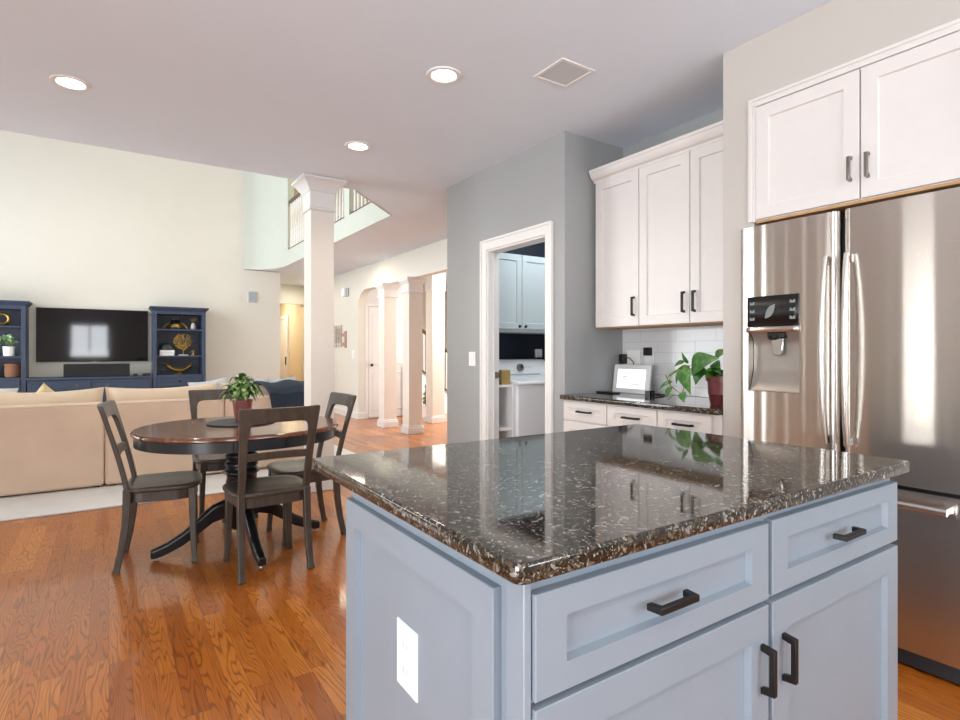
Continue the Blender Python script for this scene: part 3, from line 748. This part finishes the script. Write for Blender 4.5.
# light switch on gray wall
t = thing('light_switch', 'white double light switch on the gray wall left of the laundry doorway', 'switch', (2.607, 4.03, 1.11))
W(t).box(2.604, 2.61, 3.99, 4.09, 1.10, 1.222).build('cover_plate', M['white'], t, bev=.002)
W(t).box(2.600, 2.604, 4.008, 4.034, 1.125, 1.197).box(2.600, 2.604, 4.044, 4.070, 1.125, 1.197).build('rocker', M['white'], t, bev=.001)

# ------------------------------------------------------------------ laundry room
t = thing('wall_cabinet', 'pale two-door cabinet high on the navy wall of the laundry room', 'cabinet', (3.16, 4.2, 1.40))
W(t).box(2.74, 3.9, 4.07, 4.395, 1.40, 2.115).build('body', M['cabsilver'], t)
for a0, a1, ha in ((2.80, 3.157, 3.125), (3.163, 3.52, 3.195), (3.526, 3.88, 3.56)):
    d = W(t).shaker('y', 4.05, a0, a1, 1.43, 2.11, .02, .055, .007).build('door', M['cabsilver'], t)
    W(t).ball((ha, 4.038, 1.455), .014, 10, 7).build('knob', M['black'], d)
t = thing('washing_machine', 'white top-loading washing machine seen through the laundry doorway', 'washing machine', (3.2, 4.09, 0))
W(t).box(2.912, 3.57, 3.80, 4.36, .02, .935).build('body', M['washer'], t, bev=.02, seg=3)
W(t).prism([(3.79, .935), (3.79, .955), (3.81, .968), (4.12, .972), (4.20, .972), (4.20, .935)], 2.914, 3.568, 'x').build('lid', M['washer'], t, bev=.008)
W(t).prism([(4.13, .972), (4.19, 1.115), (4.23, 1.15), (4.38, 1.15), (4.38, .94), (4.13, .94)], 2.912, 3.57, 'x').build('console', M['washer'], t, bev=.012, seg=3)
kn = W(t)
kn.lathe([(.036, 0), (.034, -.022), (.026, -.028), (.001, -.028)], (3.22, 4.165, 1.075), 20, 'y'); kn.build('dial', M['nickel'], t)
kb = W(t); kb.prism([(4.1425, 1.005), (4.1385, 1.005), (4.1425, 1.015), (4.1465, 1.015)], 2.96, 3.45, 'x'); kb.build('trim_line', M['ink'], t)
for x, z in ((2.975, 1.066), (2.99, 1.066), (3.005, 1.066), (3.30, 1.076), (3.33, 1.076), (3.36, 1.076)):
    y = 4.13 + (z - .972) * .06 / .143
    W(t).prism([(y - .001, z - .004), (y - .003, z - .004), (y + .0005, z + .004), (y + .0025, z + .004)], x, x + .011, 'x').build('printed_mark', M['ink'], t)
t = thing('storage_shelf', 'narrow white shelf unit beside the washing machine', 'shelf', (2.79, 4.1, 0))
s_ = W(t)
for x in (2.728, 2.888): s_.box(x, x + .018, 3.84, 4.34, 0, .94)
s_.build('upright', M['white'], t)
for z in (.05, .55, .92): W(t).box(2.746, 2.888, 3.84, 4.34, z, z + .02).build('shelf', M['white'], t)
tag(MB((2.84, 3.91, .9402)).box(2.79, 2.885, 3.86, 3.96, .9402, 1.065).build('carton', M['yellow'], bev=.004), 'yellow carton on the narrow white laundry shelf', 'box')
tag(MB((2.86, 4.02, .9402)).lathe([(.035, 0), (.038, .01), (.038, .14), (.016, .19), (.014, .25), (.001, .25)], (2.86, 4.02, .9402), 18).build('spray_bottle', M['ceramic']), 'gray bottle standing behind the yellow carton on the laundry shelf', 'bottle')
tag(MB((3.63, 4.39, 1.2)).box(3.59, 3.67, 4.37, 4.40, 1.165, 1.25).build('supply_valve_box', M['white'], bev=.006), 'small white valve box on navy wall above the washing machine', 'valve box')

# ------------------------------------------------------------------ dining set
TX, TY = .70, 3.78
t = thing('dining_table', 'round-ended dark wood pedestal dining table on black claw legs', 'table', (TX, TY, 0))
def stad(r, L, n=30):
    P = []
    for i in range(n * 2):
        a = 2 * PI * (i + .5) / (n * 2); P.append((r * math.cos(a) + (L if math.cos(a) > 0 else -L), r * math.sin(a)))
    return P
TR, TL = .545, .055
m = MB(); prof = [(.03, .728), (.006, .732), (0, .738), (0, .748), (.004, .756), (.012, .76)]
rings = [[m.v((x, y, z)) for x, y in stad(TR - e, TL)] for e, z in prof]; k = len(rings[0])
for i in range(len(prof) - 1):
    for j in range(k): m.f([rings[i][j], rings[i][(j+1) % k], rings[i+1][(j+1) % k], rings[i+1][j]])
m.f(rings[0][::-1]); m.f(rings[-1]); m.build('tabletop', M['tabletop'], t)
m = MB(); m.prism(stad(TR - .016, TL), .672, .73, 'z'); m.build('apron', M['apron'], t)
for sx in (-1, 1):
    for sy in (-1, 1): MB().box(sx * .14 - .002, sx * .14 + .002, sy * (TR - .020) - .004, sy * (TR - .020) + .004, .674, .728).build('apron_seam', M['black'], t)
pr = [(.16, .672), (.16, .62), (.085, .60), (.08, .585), (.095, .575), (.095, .555), (.085, .545), (.085, .535), (.098, .525), (.098, .508), (.088, .50), (.088, .49), (.105, .48), (.108, .465), (.095, .455),
      (.085, .44), (.092, .40), (.1, .36), (.098, .32), (.085, .28), (.075, .27), (.075, .13), (.06, .11), (.01, .11)]
MB().lathe(pr, n=32).build('pedestal', M['blackwood'], t, sharp=50)
for k in range(4):
    a = k * PI / 2 + R(2); m = MB()
    path = [(.05, .235), (.10, .245), (.17, .225), (.25, .165), (.33, .105), (.41, .065), (.47, .045), (.50, .042)]
    hh = [.055, .055, .052, .045, .038, .032, .030, .024]
    ring = []
    ca_, sa_ = math.cos(a), math.sin(a)
    for (r_, z_), h_ in zip(path, hh):
        wv = .03 - .008 * (r_ / .5)
        rr = []
        for u_, w__ in ((-1, -1), (1, -1), (1, .7), (.5, 1), (-.5, 1), (-1, .7)):
            rr.append(m.v((r_ * ca_ - u_ * wv * sa_, r_ * sa_ + u_ * wv * ca_, max(.006, z_ + w__ * h_))))
        ring.append(rr)
    for i in range(len(ring) - 1):
        for j in range(6): m.f([ring[i][j], ring[i][(j+1) % 6], ring[i+1][(j+1) % 6], ring[i+1][j]])
    m.f(ring[0][::-1]); m.f(ring[-1])
    lo = m.build('leg', M['blackwood'], t, bev=.006)
    MB().lathe([(.014, 0), (.016, .004), (.012, .014)], (.47 * ca_, .47 * sa_, 0), 12).build('foot_glide', M['nickel'], lo)

def make_chair(label):
    t = thing('dining_chair', label, 'chair', (0, 0, 0), 0, 'dining chairs around the table')
    cm = M['chair']
    # seat outline: flat back, rounded front
    def outline(e=0):
        P = []
        for i in range(33):
            a = -PI * .5 + (i / 32) * PI * 2
            cx, cy = math.cos(a), math.sin(a)
            n = 3.4 if cy > 0 else 6
            x = .215 * abs(cx) ** (2 / n) * (1 if cx >= 0 else -1); y = .197 * abs(cy) ** (2 / n) * (1 if cy >= 0 else -1)
            x *= 1 + .05 * (y / .2)
            sc = 1 - e / .2
            P.append((x * sc, y * sc - .004))
        return P[:-1]
    m = MB()
    pf = [(.008, .432), (.0, .437), (-.002, .446), (.0, .455), (.008, .46)]
    rg = [[m.v((x, y, z + (.006 if y < -.1 else 0) * 0)) for x, y in outline(e)] for e, z in pf]; k = len(rg[0])
    for i in range(len(pf) - 1):
        for j in range(k): m.f([rg[i][j], rg[i][(j+1) % k], rg[i+1][(j+1) % k], rg[i+1][j]])
    last = rg[-1]; m.f(rg[0][::-1])
    for e, dz in ((.04, .456), (.09, .451), (.14, .449)):
        nr = [m.v((x, y, dz)) for x, y in outline(e)]
        for j in range(k): m.f([last[j], last[(j+1) % k], nr[(j+1) % k], nr[j]])
        last = nr
    m.f(last); m.build('seat', cm, t, sharp=60)
    m = MB(); o1 = outline(.022); o2 = outline(.044)
    for za, zb in ((.375, .433),):
        A = [[m.v((x, y, z)) for x, y in o] for o, z in ((o1, za), (o1, zb), (o2, zb), (o2, za))]
        for i in range(4):
            for j in range(k): m.f([A[i][j], A[i][(j+1) % k], A[(i+1) % 4][(j+1) % k], A[(i+1) % 4][j]])
    m.build('seat_apron', cm, t, sharp=50)
    for sx in (-1, 1):
        m = MB()
        m.tube([(sx * .168, .143, .435), (sx * .171, .145, .30), (sx * .176, .150, .12), (sx * .181, .156, .03), (sx * .183, .158, 0)], [.027, .026, .022, .020, .024], 4, None, PI / 4)
        m.build('leg', cm, t, bev=.004, sharp=30)
        m = MB()
        m.tube([(sx * .176, -.180, .455), (sx * .177, -.181, .36), (sx * .178, -.187, .25), (sx * .181, -.205, .12), (sx * .184, -.224, .03), (sx * .185, -.232, 0)], [.027, .027, .026, .024, .023, .027], 4, None, PI / 4)
        m.build('leg', cm, t, bev=.004, sharp=30)
    # back hoop
    def by(z, x=0):
        s = max(0, (z - .44) / .49); return -.180 - .122 * s ** 1.25 - .026 * s * (1 - (x / .21) ** 2)
    out, inn = [], []
    for i in range(9):
        z = .44 + .30 * i / 8; s = (z - .44) / .49
        xo = .193 + .016 * s ** 1.5
        out.append((xo, z)); inn.append((xo - .038 - .006 * s, z))
    out += [(.2045, .775), (.2065, .815), (.209, .855), (.212, .893), (.213, .917), (.207, .927)]
    inn += [(.1565, .765), (.156, .790), (.154, .812), (.148, .829), (.136, .840), (.115, .845)]
    for xx in (.15, .10, .05, 0): out.append((xx, .925)); inn.append((xx * .74, .846))
    seq = [((-o[0], o[1]), (-i_[0], i_[1])) for o, i_ in zip(out, inn)] + [(o, i_) for o, i_ in list(zip(out, inn))[::-1][1:]]
    m = MB(); th = .013; rows = []
    for o, i_ in seq:
        rows.append([m.v((o[0], by(o[1], o[0]) - th, o[1])), m.v((i_[0], by(i_[1], i_[0]) - th, i_[1])), m.v((i_[0], by(i_[1], i_[0]) + th, i_[1])), m.v((o[0], by(o[1], o[0]) + th, o[1]))])
    for a in range(len(rows) - 1):
        for j in range(4): m.f([rows[a][j], rows[a][(j+1) % 4], rows[a+1][(j+1) % 4], rows[a+1][j]])
    m.f(rows[0][::-1]); m.f(rows[-1]); m.build('back_frame', cm, t, bev=.005, sharp=40)
    m = MB(); rows = []
    for i in range(13):
        x = -.172 + .344 * i / 12; zc = .655 + .006 * (1 - (x / .17) ** 2)
        rows.append([m.v((x, by(z, x) + d, z)) for z, d in ((zc - .021, -.010), (zc + .021, -.010), (zc + .021, .010), (zc - .021, .010))])
    for a in range(12):
        for j in range(4): m.f([rows[a][j], rows[a][(j+1) % 4], rows[a+1][(j+1) % 4], rows[a+1][j]])
    m.f(rows[0][::-1]); m.f(rows[-1]); m.build('back_rail', cm, t, bev=.003)
    return t
ch = make_chair('weathered gray wooden dining chair nearest the camera, its back to the kitchen')
ch.location = (.757, 3.375, 0); ch.rotation_euler = (0, 0, R(2))
for (x, y, rz, lab) in ((.286, 3.825, R(-90 - 8), 'weathered gray wooden dining chair at the left end of the table'),
                        (.72, 4.50, R(180), 'weathered gray wooden dining chair on the far side of the table, before the sofa'),
                        (1.075, 3.795, R(92), 'weathered gray wooden dining chair at the right end of the table, by the column')):
    c = copy_tree(ch); c.location = (x, y, 0); c.rotation_euler = (0, 0, rz); c['label'] = lab

tag(MB((.715, 3.87, .7602)).lathe([(.16, .7602), (.205, .762), (.208, .767), (.203, .771), (.19, .769), (.001, .769)], (.715, 3.87, 0), 44).build('round_tray', M['slate']), 'round slate-gray tray in the middle of the dining table', 'tray')
t = thing('potted_plant', 'leafy variegated plant in a reddish brown pot on the dining table', 'plant', (.728, 3.90, .7692))
MB().lathe([(.042, 0), (.046, .003), (.062, .125), (.066, .127), (.066, .138), (.058, .138), (.055, .12), (.001, .12)], n=26).build('pot', M['terracotta'], t)
m = MB()
for k in range(200):
    a = random.uniform(0, 2 * PI); e = random.uniform(.1, 1.5) 
    d = Vector((math.cos(a) * math.cos(e), math.sin(a) * math.cos(e), math.sin(e)))
    st_ = Vector((0, 0, .175)) + Vector((d.x, d.y, d.z * 1.25)) * random.uniform(.01, .085)
    m.leaf(st_, d + Vector((0, 0, .15)), random.uniform(.075, .115), random.uniform(.036, .052), random.uniform(.8, 1.5), .3, 6)
m.build('foliage', M['leaf'], t)

# ------------------------------------------------------------------ living room
tag(MB((0, 7, 0)).box(-2.6, 2.45, 5.235, 9.4, .0005, .014).build('area_rug', M['rug'], bev=.004), 'pale gray area rug under the beige sofa', 'rug')
t = thing('sectional_sofa', 'long beige linen sectional sofa seen from behind', 'sofa', (0, 6.4, .0145))
def rbox(x0, x1, y0, y1, z0, z1): return W(t).box(x0, x1, y0, y1, z0, z1)
for x0, x1 in ((-2.02, -1.036), (-1.033, -.034), (-.031, .956), (.959, 1.93)):
    rbox(x0, x1, 6.0, 6.22, .026, .765).build('back_panel', M['sofa'], t, bev=.03, seg=4)
    rbox(x0, x1, 6.225, 6.98, .06, .30).build('base', M['sofa'], t, bev=.02)
    rbox(x0 + .01, x1 - .01, 6.23, 7.0, .305, .46).build('seat_cushion', M['sofa'], t, bev=.05, seg=4)
    W(t).tube([(x0 + .02, 6.005, .757), ((x0 + x1) / 2, 6.003, .757), (x1 - .02, 6.005, .757)], .006, 8).build('piping', M['piping'], t)
    for xx in (x0 + .06, x1 - .06):
        for yy in (6.06, 6.9): W(t).box(xx - .025, xx + .025, yy - .025, yy + .025, .0145, .06).build('foot', M['black'], t)
rbox(.962, 1.93, 7.01, 8.3, .06, .30).build('base', M['sofa'], t, bev=.02)
rbox(.972, 1.92, 7.02, 8.28, .305, .46).build('seat_cushion', M['sofa'], t, bev=.05, seg=4)
for xx in (1.02, 1.87): W(t).box(xx - .025, xx + .025, 8.2, 8.25, .0145, .06).build('foot', M['black'], t)
def rotm(rx, ry=0, rz=0): return Matrix.Rotation(rz, 3, 'Z') @ Matrix.Rotation(ry, 3, 'Y') @ Matrix.Rotation(rx, 3, 'X')
for cx, zc, hw_, rot in ((-1.52, .67, .49, 0), (-.535, .67, .495, .01), (.462, .675, .49, -.02), (1.44, .67, .475, .02)):
    W(t).pillow((cx, 6.36, zc), hw_, .225, .13, rotm(R(-8), rot), 18, .17, .03).build('back_cushion', M['pillow'], t)
def cushion(nm, lab, c, hw_, hh, th, mm, rot, cat='pillow', group=None):
    o = MB(c).pillow(c, hw_, hh, th, rot, 14, .10).build(nm, M[mm])
    return tag(o, lab, cat, group)
cushion('throw_pillow', 'mustard throw pillow peeking over the sofa left of the seam', (-.50, 6.68, .70), .16, .17, .06, 'gold_fabric', rotm(R(-14), R(40)))
cushion('throw_pillow', 'white throw pillow peeking over the sofa back at the left edge of the picture', (-.93, 6.68, .70), .20, .22, .06, 'white_fabric', rotm(R(-14), R(8)))
cushion('throw_pillow', 'pale blue throw pillow on the sofa left of the table plant', (.93, 6.68, .71), .20, .22, .06, 'bluepillow', rotm(R(-14), R(-8)))
cushion('throw_pillow', 'white throw pillow on the sofa behind the table plant', (1.34, 6.72, .72), .18, .23, .06, 'white_fabric', rotm(R(-12), R(8)))
cushion('throw_pillow', 'gray white throw pillow beside the navy blanket', (1.71, 6.70, .71), .16, .22, .06, 'bluepillow', rotm(R(-12), R(-6)))
# navy throw over the right back corner
bl = MB((1.55, 6.2, .6))
def drape(a, b_):
    x = 1.30 + .58 * a
    prof = [(5.982, .64), (5.98, .72), (5.985, .79), (6.06, .835), (6.17, .865), (6.30, .885), (6.42, .885), (6.50, .84)]
    s = b_ * (len(prof) - 1); i = min(int(s), len(prof) - 2); q = s - i
    y = prof[i][0] * (1 - q) + prof[i+1][0] * q; z = prof[i][1] * (1 - q) + prof[i+1][1] * q
    x += (1 - b_) * .10 * (1 - a)
    if x > 1.9: x = 1.9
    return (x, y - .006 + .006 * math.sin(a * 17 + b_ * 4), z + .014 * math.sin(a * 11 + 1) * min(1, b_ * 2) + .012 * a * (b_ > .4))
bl.grid(drape, 24, 28)
tag(bl.build('throw_blanket', M['navyblanket'], solid=.012), 'navy knitted throw draped over the right back of the sofa', 'blanket')

# media wall
def tower(x0, x1, label):
    t = thing('bookcase', label, 'bookcase', ((x0 + x1) / 2, 10.69, 0), 0, 'navy bookcases beside the television')
    b = W(t); y0, y1 = 10.49, 10.88
    b.box(x0, x0 + .055, y0, y1, 0, 1.90).box(x1 - .055, x1, y0, y1, 0, 1.90).box(x0 + .055, x1 - .055, y0, y1, 1.845, 1.90).box(x0 + .055, x1 - .055, y0 + .004, y1, 0, .845)
    b.build('carcass', M['navy'], t, bev=.003)
    W(t).box(x0 + .055, x1 - .055, y1 - .015, y1, .845, 1.845).build('back_panel', M['navydark'], t)
    c = W(t); pr_ = [(0, 1.895), (.012, 1.905), (.02, 1.92), (.04, 1.94), (.045, 1.945), (.045, 1.965)]
    rg = [[c.v(p) for p in ((x0 - e, y0 - e, z), (x1 + e, y0 - e, z), (x1 + e, y1, z), (x0 - e, y1, z))] for e, z in pr_]
    for i in range(len(pr_) - 1):
        for j in range(4): c.f([rg[i][j], rg[i][(j+1) % 4], rg[i+1][(j+1) % 4], rg[i+1][j]])
    c.f(rg[0][::-1]); c.f(rg[-1]); c.build('crown', M['navy'], t, sharp=30)
    for z in (1.135, 1.575): W(t).box(x0 + .055, x1 - .055, y0 + .01, y1 - .015, z, z + .025).build('shelf', M['navy'], t)
    d = W(t).shaker('y', y0 - .014, x0 + .07, x1 - .07, .66, .82, .018, .025, .006).build('drawer', M['navy'], t)
    W(t).ball(((x0 + x1) / 2, y0 - .03, .74), .018, 10, 7).build('knob', M['bronze'], d)
    return t
tower(.596, 1.372, 'navy bookcase with gold ornaments right of the television')
tower(-1.81, -1.015, 'navy bookcase with plant and basket left of the television')
t = thing('media_console', 'low navy media console below the television', 'cabinet', (-.21, 10.68, 0))
W(t).box(-1.005, .586, 10.50, 10.88, 0, .80).build('body', M['navy'], t)
W(t).box(-1.008, .589, 10.47, 10.88, .80, .835).build('top', M['navy'], t, bev=.005)
for a0, a1 in ((-.98, -.235), (-.205, .56)):
    d = W(t).shaker('y', 10.482, a0, a1, .63, .785, .018, .03, .006).build('drawer', M['navy'], t)
    W(t).lathe([(.022, 0), (.024, -.012), (.001, -.014)], ((a0 + a1) / 2 + .2 * (1 if a0 < -.5 else -1), 10.484, .71), 12, 'y').build('knob', M['navydark'], d)
    W(t).shaker('y', 10.482, a0, a1, .08, .61, .018, .05, .006).build('door', M['navy'], t)
t = thing('television', 'large flat black television on the cream wall above the navy console', 'television', (-.19, 10.86, 1.07))
W(t).box(-.928, .544, 10.845, 10.885, 1.065, 1.905).build('casing', M['black'], t, bev=.004)
W(t).box(-.920, .536, 10.8435, 10.8455, 1.076, 1.898).build('screen', M['screen'], t)
W(t).box(-.5, .12, 10.885, 10.8995, 1.3, 1.7).build('wall_mount', M['black'], t)
W(t).box(-.22, -.16, 10.842, 10.846, 1.0665, 1.074).build('badge', M['nickel'], t)
t = thing('soundbar_speaker', 'black mesh-fronted speaker box on the navy console below the television', 'speaker', (-.15, 10.6, .8352))
W(t).box(-.575, .278, 10.52, 10.72, .8352, 1.035).build('cabinet', M['black'], t, bev=.008)
W(t).box(-.57, .273, 10.513, 10.52, .84, 1.03).build('grille', M['cloth_black'], t)
tag(MB((.35, 10.6, .8352)).box(.325, .385, 10.56, 10.62, .8352, .868).build('remote_sensor', M['black'], bev=.004), 'tiny black box beside the speaker on the navy console', 'device')
tag(MB((.50, 10.6, .8352)).box(.455, .56, 10.55, 10.66, .8352, .872).build('streaming_box', M['black'], bev=.005), 'flat black box at the right end of the navy console', 'device')

# right bookcase ornaments  (shelf tops: .8452, 1.1602, 1.6002)
S1, S2, S3 = .8452, 1.1602, 1.6002
t = thing('ornate_lantern', 'squat black and gold lantern with handles on the top right shelf', 'ornament', (.93, 10.66, S3))
MB().lathe([(.085, 0), (.10, .01), (.10, .03), (.075, .10), (.05, .14), (.055, .15), (.075, .16), (.075, .178), (.001, .178)], n=20).build('vessel', M['black'], t)
MB().lathe([(.102, .03), (.106, .035), (.083, .085), (.079, .085)], n=20).build('gold_band', M['gold'], t)
m = MB()
for sx in (-1, 1): m.tube([(sx * .08, 0, .11), (sx * .13, 0, .08), (sx * .16, 0, .04), (sx * .185, 0, .012)], [.012, .016, .018, .01], 8)
m.build('handle', M['gold'], t)
t = thing('flower_vase', 'small white vase with dried stems on the top right shelf', 'vase', (1.205, 10.70, S3))
MB().lathe([(.03, 0), (.04, .02), (.042, .07), (.022, .11), (.02, .115), (.001, .115)], n=18).build('vase', M['ceramic'], t)
m = MB()
for k in range(26):
    a = random.uniform(0, 2 * PI); r_ = random.uniform(.03, .09); p = (r_ * math.cos(a), .4 * r_ * math.sin(a), random.uniform(.15, .20) )
    m.tube([(0, 0, .11), (p[0] * .5, p[1] * .5, .15), p], .003, 5); m.ball(p, .011, 6, 5)
m.build('dried_stems', M['dry'], t)
t = thing('book', 'upper white book in the stack on the middle right shelf', 'book', (.805, 10.64, S2 + .047), 0, 'white books on the middle shelf')
MB().box(-.10, .10, -.08, .08, 0, .040).build('pages', M['paper'], t)
c_ = MB().box(-.104, .104, -.084, .084, .040, .044); c_.box(-.104, .104, -.084, -.080, 0, .040); c_.build('cover', M['ceramic'], t)
t2 = copy_tree(t); t2.location = (.80, 10.64, S2); t2['label'] = 'lower white book in the stack on the middle right shelf'
tag(MB((.80, 10.64, S2 + .0915)).lathe([(.11, 0), (.115, .015), (.108, .06), (.085, .10), (.04, .12), (.001, .122)], (.80, 10.64, S2 + .0915), 20).build('domed_box', M['darkgreen']), 'dark green domed box on top of the two white books', 'box')
t = thing('tree_ornament', 'round gold tree-of-life sculpture on the middle right shelf', 'ornament', (1.045, 10.64, S2))
MB().box(-.075, .075, -.03, .03, 0, .015).build('base', M['ceramic'], t, bev=.003)
m = MB(); m.tube([(0, 0, .014), (.004, 0, .08), (0, 0, .14)], [.009, .007, .006], 7)
for k in range(22):
    a = 2 * PI * k / 22 + random.uniform(-.1, .1); p0 = Vector((0, 0, .14 if math.sin(a) > -.6 else .12)); cc = Vector((0, 0, .235))
    p1 = cc + Vector((math.cos(a) * .13, 0, math.sin(a) * .13)); mid = (p0 + p1) / 2 + Vector((random.uniform(-.015, .015), 0, .012))
    m.tube([p0, mid, p1], .0035, 5)
m.build('trunk_and_branches', M['gold'], t)
m = MB()
for k in range(95):
    a = random.uniform(0, 2 * PI); r_ = .14 * math.sqrt(random.uniform(.12, 1)); m.ball((r_ * math.cos(a), random.uniform(-.012, .012), .235 + r_ * math.sin(a)), (.010, .004, .010), 6, 4)
m.build('gold_leaves', M['gold'], t)
m = MB((1.19, 10.60, S2 + .002))
for k in range(9):
    a = PI * k / 8; m.leaf((1.19, 10.60, S2 + .002 + .045), (math.cos(a), .1, .25 + math.sin(a)), .07, .03, .5, .2)
m.lathe([(.03, 0), (.025, .012), (.008, .05), (.001, .05)], (1.19, 10.60, S2 + .002), 12)
tag(m.build('leaf_ornament', M['gold'], solid=.003), 'small gold leaf cluster right of the round gold tree', 'ornament')
t = thing('gold_bowl', 'curved gold boat-shaped bowl on the bottom right shelf', 'bowl', (.985, 10.64, S1))
m = MB(); m.grid(lambda a, b_: ((a * 2 - 1) * .19, (b_ * 2 - 1) * .07 * math.cos((a * 2 - 1) * 1.35), .03 + .10 * (a * 2 - 1) ** 2 + .05 * (b_ * 2 - 1) ** 2), 20, 8)
m.build('bowl', M['gold'], t, solid=.005)
m = MB(); m.lathe([(.05, 0), (.045, .01), (.02, .03), (.001, .032)], n=14); m.build('foot', M['gold'], t)
m = MB()
for k in range(14): 
    a = (k / 13) * 2 - 1; m.leaf((a * .17, -.02, .07 + .09 * a * a), (a * .6 + random.uniform(-.3, .3), -.3, .8), .06, .025, .4, .2)
m.build('gold_leaves', M['gold'], t, solid=.002)
# left bookcase ornaments
t = thing('knot_ornament', 'round gold and black ring ornament on the top left shelf', 'ornament', (-1.30, 10.66, S3))
m = MB(); m.tube([(.075 * math.cos(2*PI*i/20), 0, .105 + .075 * math.sin(2*PI*i/20)) for i in range(21)], .022, 8); m.build('ring', M['gold'], t)
MB().lathe([(.05, 0), (.05, .012), (.03, .02), (.001, .02)], n=16).build('base', M['black'], t)
t = thing('potted_plant', 'mottled leafy plant in a white ceramic pot on the middle left shelf', 'plant', (-1.215, 10.57, S2))
MB().lathe([(.06, 0), (.065, .005), (.072, .14), (.066, .14), (.06, .12), (.001, .12)], n=20).build('pot', M['ceramic'], t)
m = MB()
for k in range(30):
    a = random.uniform(0, 2 * PI); e = random.uniform(.1, 1.3); d = Vector((math.cos(a) * math.cos(e) * (.5 if math.cos(a) > 0 else 1), -.5 * abs(math.sin(a)) * math.cos(e) - .12, math.sin(e)))
    m.leaf(Vector((0, 0, .15)) + d * random.uniform(.03, .11), d, random.uniform(.09, .13), random.uniform(.07, .10), .5, .15, 6, (0, -.6, .7), True)
m.build('foliage', M['shelfleaf'], t)
t = thing('wicker_basket', 'round brown wicker basket on the bottom left shelf', 'basket', (-1.18, 10.66, S1))
MB().lathe([(.08, 0), (.09, .01), (.098, .08), (.095, .16), (.10, .165), (.10, .18), (.09, .18), (.085, .02), (.001, .02)], n=24).build('body', M['wicker'], t)
MB().lathe([(.101, .178), (.105, .184), (.10, .2), (.04, .212), (.001, .212)], n=24).build('lid', M['wicker'], t)
tag(MB((-1.42, 10.66, S1)).lathe([(.05, 0), (.065, .03), (.065, .12), (.03, .17), (.03, .2), (.001, .2)], (-1.42, 10.66, S1), 18).build('white_jar', M['ceramic']), 'white ceramic jar beside the wicker basket at the picture edge', 'jar')

# hall details
t = thing('wall_speaker', 'pale gray in-wall speaker high on the cream wall right of the bookcase', 'speaker', (2.205, 10.9, 2.13))
W(t).box(2.125, 2.285, 10.885, 10.9, 2.13, 2.34).build('frame', M['trim'], t, bev=.004)
W(t).box(2.133, 2.277, 10.881, 10.886, 2.138, 2.332).build('grille', M['speaker'], t)
tag(MB((3.75, 10.36, 2.3)).box(3.735, 3.77, 10.30, 10.46, 2.28, 2.44).build('door_chime', M['white'], bev=.01), 'white door chime box high on the hall wall left of the opening', 'chime')
tag(MB((3.75, 10.15, 2.3)).box(3.745, 3.77, 10.12, 10.25, 2.27, 2.43).build('alarm_siren', M['speaker'], bev=.008), 'gray alarm box beside the white chime on the hall wall', 'alarm')
t = thing('wall_art', 'metal lattice wall art hanging on the hall wall', 'wall art', (3.76, 10.75, 1.3))
m = W(t)
for i in range(5): m.box(3.752, 3.762, 10.48, 11.0, 1.33 + i * .095, 1.345 + i * .095)
for i in range(4): m.box(3.755, 3.765, 10.50 + i * .155, 10.515 + i * .155, 1.31 + .05 * (i % 2), 1.75)
m.build('lattice', M['art'], t)
W(t).box(3.764, 3.7695, 10.55, 10.9, 1.4, 1.68).build('hanger_plate', M['art'], t)
tag(MB((3.76, 10.33, 1.4)).box(3.745, 3.77, 10.24, 10.32, 1.30, 1.62).box(3.745, 3.77, 10.32, 10.44, 1.34, 1.40).box(3.745, 3.77, 10.32, 10.44, 1.52, 1.58).build('wall_plaque', M['artwood'], bev=.004), 'small pinkish wooden plaque right of the metal wall art', 'plaque')
t = thing('light_switch', 'white light switch low on the hall wall left of the columns', 'switch', (3.76, 9.88, 1.1))
W(t).box(3.763, 3.77, 9.85, 9.95, 1.09, 1.25).build('cover_plate', M['white'], t, bev=.002)
W(t).box(3.758, 3.763, 9.875, 9.925, 1.13, 1.21).build('rocker', M['white'], t)

# foyer stair railing, fern
t = thing('stair_railing', 'dark handrail of the staircase descending behind the foyer column', 'railing', (5.3, 9.5, 0))
W(t).tube([(4.70, 9.5, 1.86), (5.08, 9.5, 1.57), (5.9, 9.5, .98)], .03, 8, (1, 1.2)).build('handrail', M['handrail'], t)
W(t).tube([(4.70, 9.5, 1.08), (5.08, 9.5, .80), (5.9, 9.5, .2)], .02, 8).build('lower_rail', M['handrail'], t)
for k in range(9):
    x = 4.78 + k * .125; s = (x - 4.7) * .75
    W(t).tube([(x, 9.5, 1.07 - s), (x, 9.5, 1.84 - s)], .010, 6).build('baluster', M['trim'], t)
W(t).box(5.86, 5.94, 9.46, 9.54, 0, 1.06).build('newel_post', M['handrail'], t, bev=.005)
W(t).prism([(4.66, 0), (5.86, 0), (5.86, .16), (4.66, 1.06)], 9.52, 9.56, 'y').build('stringer', M['trim'], t)
t = thing('potted_fern', 'tall dark green leafy plant on the foyer floor behind the columns', 'plant', (4.92, 9.20, 0))
MB().lathe([(.10, 0), (.12, .01), (.14, .20), (.145, .22), (.12, .22), (.11, .18), (.001, .18)], n=20).build('pot', M['ceramic'], t)
m = MB()
for k in range(46):
    a = random.uniform(0, 2 * PI); e = random.uniform(.5, 1.4); d = Vector((math.cos(a) * math.cos(e), math.sin(a) * math.cos(e), math.sin(e)))
    h = random.uniform(0, .35); m.leaf((0, 0, .18 + h), d, random.uniform(.2, .38), random.uniform(.05, .085), .9, .2, 7)
m.build('foliage', M['fern'], t)
